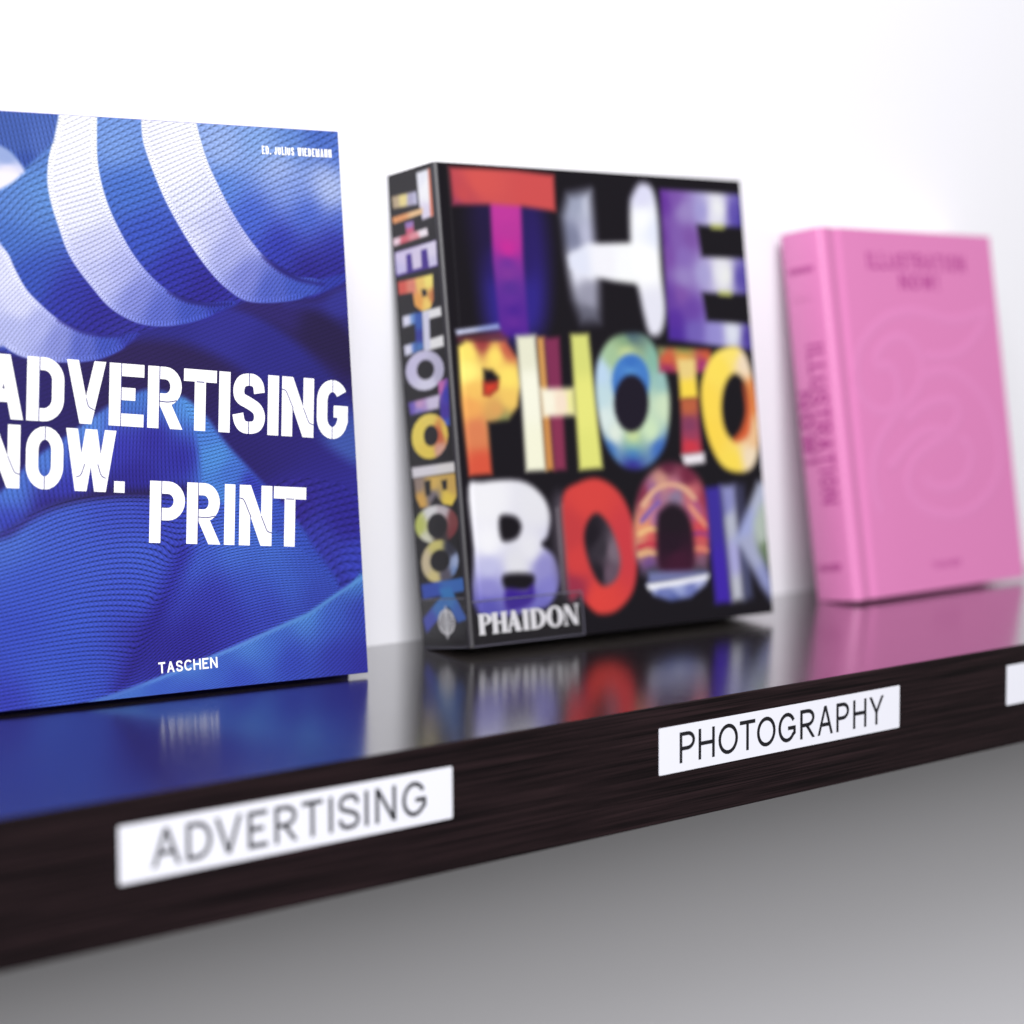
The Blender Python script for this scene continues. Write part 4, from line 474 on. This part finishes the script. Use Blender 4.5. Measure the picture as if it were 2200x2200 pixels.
# ------------------------------------------------------------------ materials
def ink_material(name, rough, coat, knit=False, spec=0.4):
    m, nt, b = principled(name, (1, 1, 1, 1), rough, spec, coat, 0.08)
    at = N(nt, 'ShaderNodeAttribute', attribute_name='ink')
    out = at.outputs['Color']
    if knit:
        def mth(op, a, c=None):
            n = N(nt, 'ShaderNodeMath', operation=op)
            for i, v in enumerate((a, c)):
                if v is None: continue
                if isinstance(v, (int, float)): n.inputs[i].default_value = v
                else: nt.links.new(v, n.inputs[i])
            return n.outputs[0]
        rib = N(nt, 'ShaderNodeAttribute', attribute_name='rib').outputs['Fac']
        stt = N(nt, 'ShaderNodeAttribute', attribute_name='stitch').outputs['Fac']
        amp = N(nt, 'ShaderNodeAttribute', attribute_name='weave').outputs['Fac']
        dip = mth('SUBTRACT', 1.0, mth('ABSOLUTE', mth('SINE', mth('MULTIPLY', rib, math.pi))))
        f = mth('SUBTRACT', 0.45, mth('MULTIPLY', mth('POWER', dip, 1.4), 1.9))
        saw = mth('ABSOLUTE', mth('SUBTRACT', mth('FRACT', rib), 0.5))
        g = mth('SINE', mth('MULTIPLY', mth('ADD', stt, mth('MULTIPLY', saw, 1.6)), 2*math.pi))
        nz = N(nt, 'ShaderNodeTexNoise'); nz.inputs['Scale'].default_value = 900
        tc = N(nt, 'ShaderNodeTexCoord'); nt.links.new(tc.outputs['Object'], nz.inputs['Vector'])
        yarn = mth('MULTIPLY', mth('SUBTRACT', nz.outputs['Fac'], 0.5), 1.2)
        wave = mth('ADD', mth('ADD', mth('MULTIPLY', f, 1.25), mth('MULTIPLY', g, 0.55)), yarn)
        k = mth('ADD', 1.0, mth('MULTIPLY', wave, mth('MULTIPLY', amp, 1.15)))
        mul = N(nt, 'ShaderNodeVectorMath', operation='SCALE')
        nt.links.new(out, mul.inputs[0]); nt.links.new(k, mul.inputs['Scale'])
        out = mul.outputs[0]
    nt.links.new(out, b.inputs['Base Color'])
    if not knit: add_bump(nt, b, 16, 0.12, 0.003, (1, 1, 1), 2)
    return m

m_wall, nt, b = principled('wall_paint', rgb(224, 224, 229), 0.75, 0.3)
add_bump(nt, b, 260, 0.05, 0.0006)

m_shelf, nt, b = principled('dark_wood_laminate', rgb(20, 14, 16), 0.17, 0.5, 0.72, 0.16)
b.inputs['Coat IOR'].default_value = 1.5
add_bump(nt, b, 700, 0.14, 0.0004, (0.1, 1.0, 1.0), 4)
# faint wipe marks: the gloss is not even
sm = N(nt, 'ShaderNodeTexNoise'); sm.inputs['Scale'].default_value = 14; sm.inputs['Detail'].default_value = 5
mr = N(nt, 'ShaderNodeMapRange'); mr.inputs[3].default_value = 0.11; mr.inputs[4].default_value = 0.2
tcs = N(nt, 'ShaderNodeTexCoord'); nt.links.new(tcs.outputs['Object'], sm.inputs['Vector'])
nt.links.new(sm.outputs['Fac'], mr.inputs[0]); nt.links.new(mr.outputs[0], b.inputs['Coat Roughness'])
nt.links.new(b.inputs['Normal'].links[0].from_socket, b.inputs['Coat Normal'])
def wood_grain(nt, b, c0, c1):
    tc = N(nt, 'ShaderNodeTexCoord'); mp = N(nt, 'ShaderNodeMapping'); mp.inputs['Scale'].default_value = (5.0, 60, 640)
    nz = N(nt, 'ShaderNodeTexNoise'); nz.inputs['Scale'].default_value = 1.6; nz.inputs['Detail'].default_value = 6; nz.inputs['Roughness'].default_value = .65
    cr = N(nt, 'ShaderNodeValToRGB')
    cr.color_ramp.elements[0].position = .42; cr.color_ramp.elements[0].color = c0
    cr.color_ramp.elements[1].position = .7; cr.color_ramp.elements[1].color = c1
    bp = N(nt, 'ShaderNodeBump'); bp.inputs['Strength'].default_value = .35; bp.inputs['Distance'].default_value = .0003
    nt.links.new(tc.outputs['Object'], mp.inputs[0]); nt.links.new(mp.outputs[0], nz.inputs['Vector'])
    nt.links.new(nz.outputs['Fac'], cr.inputs[0]); nt.links.new(cr.outputs[0], b.inputs['Base Color'])
    nt.links.new(nz.outputs['Fac'], bp.inputs['Height']); nt.links.new(bp.outputs[0], b.inputs['Normal'])
m_edge, nt, b = principled('dark_wood_edge', rgb(30, 20, 22), 0.5, 0.12)
wood_grain(nt, b, rgb(9, 5, 7), rgb(45, 31, 34))

m_tape, nt, b = principled('white_label_tape', rgb(216, 217, 226), 0.35, 0.4)
m_black, nt, b = principled('black_print', rgb(16, 15, 22), 0.4, 0.4)
m_white_print, nt, b = principled('white_print', rgb(228, 228, 230), 0.4, 0.4)
m_navy_print, nt, b = principled('navy_print', rgb(46, 42, 112), 0.4, 0.4)
m_silver_print, nt, b = principled('silver_print', rgb(190, 189, 193), 0.4, 0.4)
m_grey_print, nt, b = principled('grey_print', rgb(150, 148, 156), 0.4, 0.4)
m_pages, nt, b = principled('page_edges', rgb(226, 222, 214), 0.8, 0.2)
m_knit = ink_material('knit_photo_print', 0.5, 0.0, True, 0.2)
m_knit_edge, nt, b = principled('blue_cover_edge', rgb(58, 52, 150), 0.4, 0.4)
m_gloss = ink_material('glossy_black_print', 0.3, 0.0, False, 0.3)
m_gloss_edge, nt, b = principled('glossy_black_cover', rgb(30, 27, 35), 0.42, 0.9, 0.0)
m_pink, nt, b = principled('pink_cloth', rgb(200, 117, 168), 0.36, 0.6)
add_bump(nt, b, 1500, 0.12, 0.0002)
m_pink_raised, nt, b = principled('pink_relief', rgb(202, 121, 172), 0.38, 0.5)
m_magenta, nt, b = principled('magenta_print', rgb(158, 56, 128), 0.45, 0.4)
m_film = bpy.data.materials.new('clear_film'); m_film.use_nodes = True
nt = m_film.node_tree; nt.nodes.clear()
tr = N(nt, 'ShaderNodeBsdfTransparent'); gl = N(nt, 'ShaderNodeBsdfGlossy'); gl.inputs['Roughness'].default_value = .2
mx = N(nt, 'ShaderNodeMixShader'); ou = N(nt, 'ShaderNodeOutputMaterial')
mx.inputs[0].default_value = 0.05; nt.links.new(tr.outputs[0], mx.inputs[1]); nt.links.new(gl.outputs[0], mx.inputs[2]); nt.links.new(mx.outputs[0], ou.inputs[0])
m_film_edge, nt, b = principled('film_edge', rgb(92, 90, 104), 0.3, 0.5)

# ------------------------------------------------------------------ setting
D = 273.0
wall = box('wall', -3000, 3200, D, D+120, -1700, 1700, m_wall)
wall['kind'] = 'structure'

shelf = empty('shelf', (0, 0, 0), (0, 0, 0), 'long dark brown wooden shelf with glossy top fixed to the white wall', 'shelf')
T = 59.7
SX0, SX1 = -1500, 1700
box('board', SX0, SX1, 1.5, D, -T+0.3, 0, m_shelf, shelf)
box('edge_band', SX0, SX1, 0, 1.5, -T, -0.05, m_edge, shelf, 0.5)

# ------------------------------------------------------------------ shelf labels
def make_label(x0, length, label, letters):
    e = empty('shelf_label', (x0, 0, -35.0), (0, 0, 0), label, 'label', 'white labels on the shelf edge')
    pts = []
    r = 0.7
    for cx, cz, a in ((length-r, r, -90), (length-r, 24-r, 0), (r, 24-r, 90), (r, r, 180)):
        pts += arc(cx, cz, r, r, a, a+90, 4)
    n = len(pts)
    V = [(x*MM, 0.02*MM, z*MM) for x, z in pts]+[(x*MM, -0.16*MM, z*MM) for x, z in pts]
    F = [tuple(range(n)), tuple(range(2*n-1, n-1, -1))]+[(i, (i+1) % n, n+(i+1) % n, n+i) for i in range(n)]
    link_mesh('tape', V, F, m_tape, e)
    st = []
    for ch, a, c in letters:
        st += letter_polys(ch, a-x0, c-x0, 4.3, 20.15, 2.0, .5)
    if st: text_object('lettering', st, lambda s, t, l: (s, -0.2-l, t), m_black, e)
    return e
make_label(-510.3, 177.0, 'white shelf label reading ADVERTISING below the blue book',
           [('A', -494.8, -480.8), ('D', -478.1, -465.5), ('V', -463.9, -450.3), ('E', -447.2, -437.2), ('R', -433.4, -421.4),
            ('T', -418.9, -407.7), ('I', -404.2, -402.4), ('S', -399.3, -387.3), ('I', -384.4, -382.5), ('N', -378.5, -366.7), ('G', -363.1, -349.1)])
make_label(-196.4, 196.3, 'white shelf label reading PHOTOGRAPHY in black capitals',
           [('P', -181.3, -169.8), ('H', -167.2, -154.9), ('O', -152.1, -137.0), ('T', -135.6, -123.4), ('O', -122.0, -107.1), ('G', -104.8, -90.6),
            ('R', -86.9, -74.6), ('A', -72.2, -59.2), ('P', -56.3, -45.3), ('H', -41.8, -30.1), ('Y', -27.5, -14.8)])
make_label(104.0, 175.0, 'white shelf label with no lettering in sight below the pink book', [])

# ------------------------------------------------------------------ blue fabric book
W1, H1, T1 = 224.0, 298.0, 24.0
yaw, lean = -0.129, 0.08739
cr_, sr_ = math.cos(yaw), math.sin(yaw)
book = empty('book', (-238.16-W1*cr_, 180.39-W1*sr_, T1*math.sin(lean)), (-lean, 0, yaw),
             'large book with blue and white knitted fabric on its cover standing on the shelf', 'book', 'books standing on the shelf')
box('front_cover', 0, W1, 0, 3, 0, H1, m_knit_edge, book, 0.5)
box('back_cover', 0, W1, T1-3, T1, 0, H1, m_knit_edge, book, 0.5)
box('spine', 0, 3.2, 3.02, T1-3.02, 0, H1, m_knit_edge, book)
box('page_block', 3.3, W1-4, 3.05, T1-3.05, 4, H1-4, m_pages, book)
fc = art_sheet('cover_print', np.linspace(0.3, W1-0.3, 450), np.linspace(0.3, H1-0.3, 600),
          lambda u, v: (u, np.full_like(u, -0.12), v), KNIT_ART, (48, 36, 110), m_knit, book, 0.68, 1.16, (0.93, 1.0, 0.93))
ang = math.radians(-4.725); dc, ds = math.cos(ang), math.sin(ang)
def title_place(s, t, l): return (s*dc-t*ds, -0.2-l, s*ds+t*dc)
SW = 6.5
rows = [((146.0, 178.2), [('A', -0.6, 21.0), ('D', 22.0, 42.4), ('V', 42.9, 64.9), ('E', 66.2, 86.1), ('R', 87.6, 108.0), ('T', 108.0, 127.7), ('I', 128.5, 135.7), ('S', 136.5, 156.7), ('I', 157.6, 164.8), ('N', 166.1, 186.3), ('G', 187.7, 207.7)]),
        ((111.8, 143.4), [('N', -0.4, 19.8), ('O', 22.3, 42.7), ('W', 43.2, 71.3), ('.', 69.9, 76.3)]),
        ((86.6, 118.7), [('P', 89.9, 110.5), ('R', 111.0, 131.2), ('I', 132.9, 139.7), ('N', 141.7, 161.8), ('T', 162.2, 182.5)])]
st = []; gaps = []
for (y0, y1), letters in rows:
    for ch, a, c in letters:
        a, c = a+0.3, c-0.3
        sw = c-a if ch in 'I.' else SW
        st += letter_polys(ch, a, c, y0, y1, sw, 0.32 if ch != 'O' else .34)
        g = []
        if ch in 'DERP': g = [[(a+SW+.1, y0), (a+SW+.1, y1)]]
        if ch == 'R': g.append(smooth_pts([(a+SW, y0+14.2), (a+SW+5, y0+14.0), (a+SW+10, y0+15.0)]))
        if ch == 'T': g = [[(a+SW+.8, y1-SW), (c-SW-.8, y1-SW)]]
        if ch in 'SOG': g = [[((a+c)/2, y1-SW-.3), ((a+c)/2, y1)], [((a+c)/2, y0), ((a+c)/2, y0+SW+.3)]]
        if ch == 'N': g = [smooth_pts([(a, y1-7.0), (a+2.5, y1-8), (a+SW-1, y1-14), (a+SW+.5, y1-17)]), smooth_pts([(c-SW, y0+16), (c-4.2, y0+11), (c-2.6, y0+8), (c, y0+7)])]
        if ch == 'V': g = [smooth_pts([((a+c)/2+.2, y0+13), ((a+c)/2+1.5, y0+9), ((a+c)/2+4.8, y0+7.2)])]
        if ch == 'W': g = [smooth_pts([(a+6, y0+7), (a+8.5, y0+8.5), (a+10.5, y0+14)]), smooth_pts([(c-10, y0+14), (c-8, y0+8.5), (c-5.5, y0+7)])]
        gaps += [ribbon(q, 0.5, False) for q in g]
title = text_object('title_lettering', st, title_place, m_white_print, book, 0.008)
for gp in gaps:
    text_object('stencil_gap', [gp], lambda s, t, l: title_place(s, t, 0.12), m_navy_print, title)

def line_of_text(txt, x0, x1, y0, y1, sw, widths={}, gap=0.28, serif=0.0):
    wd = [widths.get(c, {'I': .32, '.': .3, ' ': .5, 'W': 1.3, 'M': 1.2, 'E': .85, 'L': .8, 'J': .75, '!': .3, 'T': .9, 'S': .9}.get(c, 1.0)) for c in txt]
    tot = sum(wd)+gap*(len(txt)-1)
    k = (x1-x0)/tot; x = x0; st = []
    for c, w in zip(txt, wd):
        if c != ' ':
            if c in 'I.!':
                xc = x+w*k/2
                st += letter_polys(c, xc-sw/2, xc+sw/2, y0, y1, sw, .5, serif)
            else: st += letter_polys(c, x, x+w*k, y0, y1, sw, .42, serif)
        x += (w+gap)*k
    return st
text_object('editor_lettering', line_of_text('ED. JULIUS WIEDEMANN', 175.9, 218.9, 283.3, 287.8, 0.8), lambda s, t, l: (s, -0.2-l, t), m_white_print, book, 0.008)
text_object('publisher_lettering', line_of_text('TASCHEN', 98.4, 132.3, 11.1, 16.8, 0.95, gap=.2), lambda s, t, l: (s, -0.2-l, t), m_white_print, book, 0.008)

# ------------------------------------------------------------------ black book with coloured letters
W2, H2, T2 = 252.6, 285.5, 46.8
yaw, lean = -0.0576, 0.1125
book = empty('book', (-150.25, 195.0, T2*math.sin(lean)), (-lean, 0, yaw),
             'thick black paperback with large blurred multicoloured capitals on cover and spine', 'book', 'books standing on the shelf')
FR = 2.6
crease = lambda u: 0.55*np.exp(-((u-9.0)/1.2)**2)
art_sheet('front_cover_print', np.linspace(FR, W2, 320), np.linspace(0, H2, 360),
          lambda u, v: (u, crease(u), v), COVER_ART, (19, 15, 23), m_gloss, book, 0.7)
art_sheet('spine_print', np.linspace(0, T2-FR, 90), np.linspace(0, H2, 460),
          lambda s, v: (np.zeros_like(s), T2-s, v), SPINE_ART, (24, 21, 27), m_gloss, book, 0.74)
# rounded fold between spine and cover
V = []; F = []
for i in range(9):
    a = math.pi/2*i/8
    x, y = FR-FR*math.cos(a), FR-FR*math.sin(a)
    V += [(x*MM, y*MM, 0), (x*MM, y*MM, H2*MM)]
for i in range(8): F.append((2*i, 2*i+2, 2*i+3, 2*i+1))
link_mesh('cover_fold', V, F, m_gloss_edge, book, smooth=True)
box('cover_board', FR+.2, W2, 0.9, 1.6, 0.02, H2-.02, m_gloss_edge, book)
box('back_cover', 0.1, W2, T2-0.7, T2, 0, H2, m_gloss_edge, book)
box('spine_board', 0.1, 0.9, FR, T2-0.72, 0.02, H2-.02, m_gloss_edge, book)
box('page_block', 1.0, W2-0.8, 1.7, T2-0.75, 0.6, H2-0.6, m_pages, book)
# publisher name
ph = []
def poly(*p): ph.append([[np.array(q, float) for q in p]])
def stem(x, y0, y1, w, ser=.7):
    poly((x, y0), (x+w, y0), (x+w, y1), (x, y1))
    for yy, s in ((y0, 1), (y1, -1)): poly((x-ser, yy), (x+w+ser, yy), (x+w+ser*.2, yy+s*1.0), (x-ser*.2, yy+s*1.0))
def ring(cx, cy, ro, ri, ryo, ryi, a0=0, a1=360, n=28):
    o_ = arc(cx, cy, ro, ryo, a0, a1, n); i_ = arc(cx, cy, ri, ryi, a0, a1, n)
    ph.append([[np.array(o_[k]), np.array(o_[k+1]), np.array(i_[k+1]), np.array(i_[k])] for k in range(n)])
B0, B1 = 6.9, 19.3
stem(7.4, B0, B1, 3.9); ring(11.2, 15.9, 6.0, 2.2, 3.4, 2.5, -90, 90, 14)
stem(17.4, B0, B1, 3.9); stem(24.3, B0, B1, 3.9); poly((21, 12.6), (24.5, 12.6), (24.5, 13.9), (21, 13.9))
poly((28.6, B0), (30.2, B0), (34.6, B1), (32.6, B1)); poly((34.6, B0), (39.2, B0), (35.0, B1), (31.6, B1)); poly((30.6, 10.6), (36, 10.6), (36, 11.8), (30.6, 11.8)); poly((28, B0), (31.2, B0), (31.2, B0+1), (28, B0+1))
stem(40.7, B0, B1, 4.0)
stem(46.6, B0, B1, 4.0); ring(50.3, 13.1, 8.2, 4.0, 6.2, 5.0, -90, 90, 16)
ring(65.4, 13.1, 6.8, 2.7, 6.5, 5.2)
poly((73.4, B0), (74.6, B0), (74.6, B1), (73.4, B1)); poly((72.6, B1), (76.4, B1), (84.2, B0), (80.6, B0)); poly((82.2, B0), (83.5, B0), (83.5, B1), (82.2, B1)); poly((81, B1-.9), (84.8, B1-.9), (84.8, B1), (81, B1)); poly((72, B0), (75.8, B0), (75.8, B0+.9), (72, B0+.9))
text_object('publisher_lettering', ph, lambda s, t, l: (s, -0.1-l, t), m_silver_print, book, 0.006)
# emblem on the spine: an oval with an upright nib
ph = []
ring(25.3, 15.6, 8.2, 6.9, 7.6, 6.4)
for dx in (-5.2, -3.4, 3.4, 5.2):
    hh = 7.4*math.sqrt(max(0, 1-(dx/8.2)**2)); poly((25.3+dx-.5, 15.6-hh), (25.3+dx+.5, 15.6-hh), (25.3+dx+.5, 15.6+hh), (25.3+dx-.5, 15.6+hh))
poly((25.3, 5.2), (27.0, 9), (27.6, 15.6), (27.0, 21), (25.3, 26), (23.6, 21), (23.0, 15.6), (23.6, 9))
em = text_object('emblem', ph, lambda s, t, l: (-0.1-l, T2-s, t), m_silver_print, book, 0.006)
ph = []
ring(25.3, 15.6, 1.0, 0.0, 4.2, 0.0)
text_object('emblem_centre', ph, lambda s, t, l: (-0.2-l, T2-s, t), m_grey_print, em, 0.006)
# clear protective film around the lower corner
V = [(0.5*FR, -.28, .2), (88, -.28, .2), (88, -.28, 26.8), (0.5*FR, -.28, 26.8)]
film = link_mesh('protective_film', [tuple(c*MM for c in p) for p in V], [(0, 1, 2, 3)], m_film, book)
V = [(-.28, FR*.5, 29.5), (-.28, T2-.5, 29.5), (-.28, T2-.5, .2), (-.28, FR*.5, .2)]
link_mesh('protective_film', [tuple(c*MM for c in p) for p in V], [(0, 1, 2, 3)], m_film, book)
V = []; F = []
def strip(face, s0, t0, s1, t1):
    i = len(V)
    q = [(s0, t0), (s1, t0), (s1, t1), (s0, t1)]
    V.extend([tuple(c*MM for c in ((s, -.31, t) if face == 'front' else (-.31, T2-s, t))) for s, t in q]); F.append((i, i+1, i+2, i+3))
strip('front', FR, 26.5, 87.4, 27.1); strip('front', 87.4, .3, 88.1, 27.1); strip('front', FR, .3, 87.4, .8)
strip('spine', .6, 29.2, T2-FR, 29.8); strip('spine', .6, .3, T2-FR, .9)
link_mesh('film_edge', V, F, m_film_edge, film)

# ------------------------------------------------------------------ pink cloth book
W3, H3, T3 = 213.2, 260.7, 37.6
yaw, lean = 0.0341, 0.1338
book = empty('book', (206.8, 193.5, T3*math.sin(lean)), (-lean, 0, yaw),
             'pink cloth-bound hardback with magenta title and faint raised scrolls on cover', 'book', 'books standing on the shelf')
front = [(W3, 0), (150, 0), (60, 0), (24.5, 0), (22.5, .1), (20.5, .9), (18.8, 1.5), (17, 1.7)]
spine = [(17, 1.7), (15, 1.5), (12.5, .7), (9, .1), (5, .15), (2.8, .8), (1.2, 2.0), (.35, 3.8), (-.3, 7), (-1.0, 13), (-1.25, 18.8),
         (-1.0, 24.6), (-.3, 30.6), (.35, 33.8), (1.2, 35.6), (2.8, 36.8), (5, 37.45), (7.2, 37.5), (9.4, 36.9), (11.4, 35.8), (13.2, 35.4)]
back = [(x, T3-y) for x, y in reversed(front)]
back = [(13.2, 35.4), (15.2, 35.7), (17.2, 36.5), (19.5, 37.45), (22, 37.6), (W3, 37.6)]
def case_part(name, path, thick, side):
    P = [np.array(p, float) for p in path]; n = len(P); inn = []
    for i in range(n):
        t = P[min(i+1, n-1)]-P[max(i-1, 0)]; t = t/np.hypot(*t)
        inn.append(P[i]+thick*np.array([-t[1], t[0]])*side)
    V = []; F = []
    for p, q in zip(P, inn):
        zb = -2.4*(1-min(max(p[1], 0), T3)/T3)      # the boards have settled: lower at the front
        for z in (zb, H3):
            V.append((p[0]*MM, p[1]*MM, z*MM)); V.append((q[0]*MM, q[1]*MM, z*MM))
    for i in range(n-1):
        a = 4*i; c = a+4
        F += [(a, c, c+2, a+2), (a+1, a+3, c+3, c+1), (a, a+1, c+1, c), (a+2, c+2, c+3, a+3)]
    e = 4*(n-1)
    F += [(0, 2, 3, 1), (e, e+1, e+3, e+2)]
    o = link_mesh(name, V, F, m_pink, book)
    me = o.data
    me.polygons.foreach_set('use_smooth', [True]*len(me.polygons))
    md = o.modifiers.new('edge', 'EDGE_SPLIT'); md.split_angle = math.radians(40)
    return o
case_part('front_cover', front, 2.6, -1)
case_part('spine', spine, 1.6, -1)
case_part('back_cover', back, 2.6, -1)
box('page_block', 4.2, W3-4, 4.0, T3-4.0, 4, H3-4, m_pages, book)
# magenta lettering
fp = lambda s, t, l: (s, -0.08-l, t)
st = line_of_text('ILLUSTRATION', 51.5, 175.0, 232.2, 244.4, 2.3, gap=.3, serif=.9)+line_of_text('NOW!', 89, 138, 217.8, 229.2, 2.5, gap=.3, serif=.9)
text_object('title_lettering', st, fp, m_magenta, book, 0.006)
text_object('publisher_lettering', line_of_text('TASCHEN', 93.5, 129.3, 12.9, 18.2, .8, gap=.2), fp, m_magenta, book, 0.006)
sy = np.array([p[1] for p in spine[6:16]]); sxx = np.array([p[0] for p in spine[6:16]])
def sp(s, t, l):
    y = T3-s
    return (float(np.interp(y, sy, sxx))-0.4-l, y, t)
# spine text reads downward: its letters' tops face the front cover
down = lambda x0, v0: (lambda s, t, l: sp(x0+t, v0-s, l))
text_object('spine_lettering', line_of_text('ILLUSTRATION', 0, 113, 0, 13.4, 1.9, gap=.3, serif=.8), down(17.2, 180.2), m_magenta, book, 0.006)
text_object('spine_lettering', line_of_text('NOW!', 0, 52, 0, 13.0, 2.8, gap=.25, serif=.8), down(3.2, 148), m_magenta, book, 0.006)
def dashes(x0, x1, y0, y1, n):
    k = (x1-x0)/n
    return [[[np.array(q) for q in ((x0+i*k, y0), (x0+i*k+k*.62, y0), (x0+i*k+k*.62, y1), (x0+i*k, y1))]] for i in range(n)]
text_object('spine_small_print', dashes(8, 30, 230.8, 235.0, 7), sp, m_magenta, book, 0.004)
text_object('spine_small_print', dashes(9, 26, 211.8, 214.6, 6), sp, m_pink_raised, book, 0.004)
text_object('spine_publisher_lettering', line_of_text('TASCHEN', 6, 27, 20, 25, .8, gap=.2), sp, m_magenta, book, 0.006)
# raised scrolls
for ln in ORNAMENT:
    pts = smooth_pts(ln, False, 5)
    V = []; F = []
    prof = [(-4.6, 0.05), (-2.8, -.14), (0, -.2), (2.8, -.14), (4.6, 0.05)]
    P = [np.array(p) for p in pts]; n = len(P)
    for i in range(n):
        t = P[min(i+1, n-1)]-P[max(i-1, 0)]; t = t/np.hypot(*t); nn = np.array([-t[1], t[0]])
        for w, h in prof:
            q = P[i]+nn*w
            V.append((q[0]*MM, h*MM, q[1]*MM))
    for i in range(n-1):
        for k in range(4): F.append((5*i+k, 5*i+k+1, 5*i+k+6, 5*i+k+5))
    link_mesh('raised_scroll', V, F, m_pink_raised, book, smooth=True)
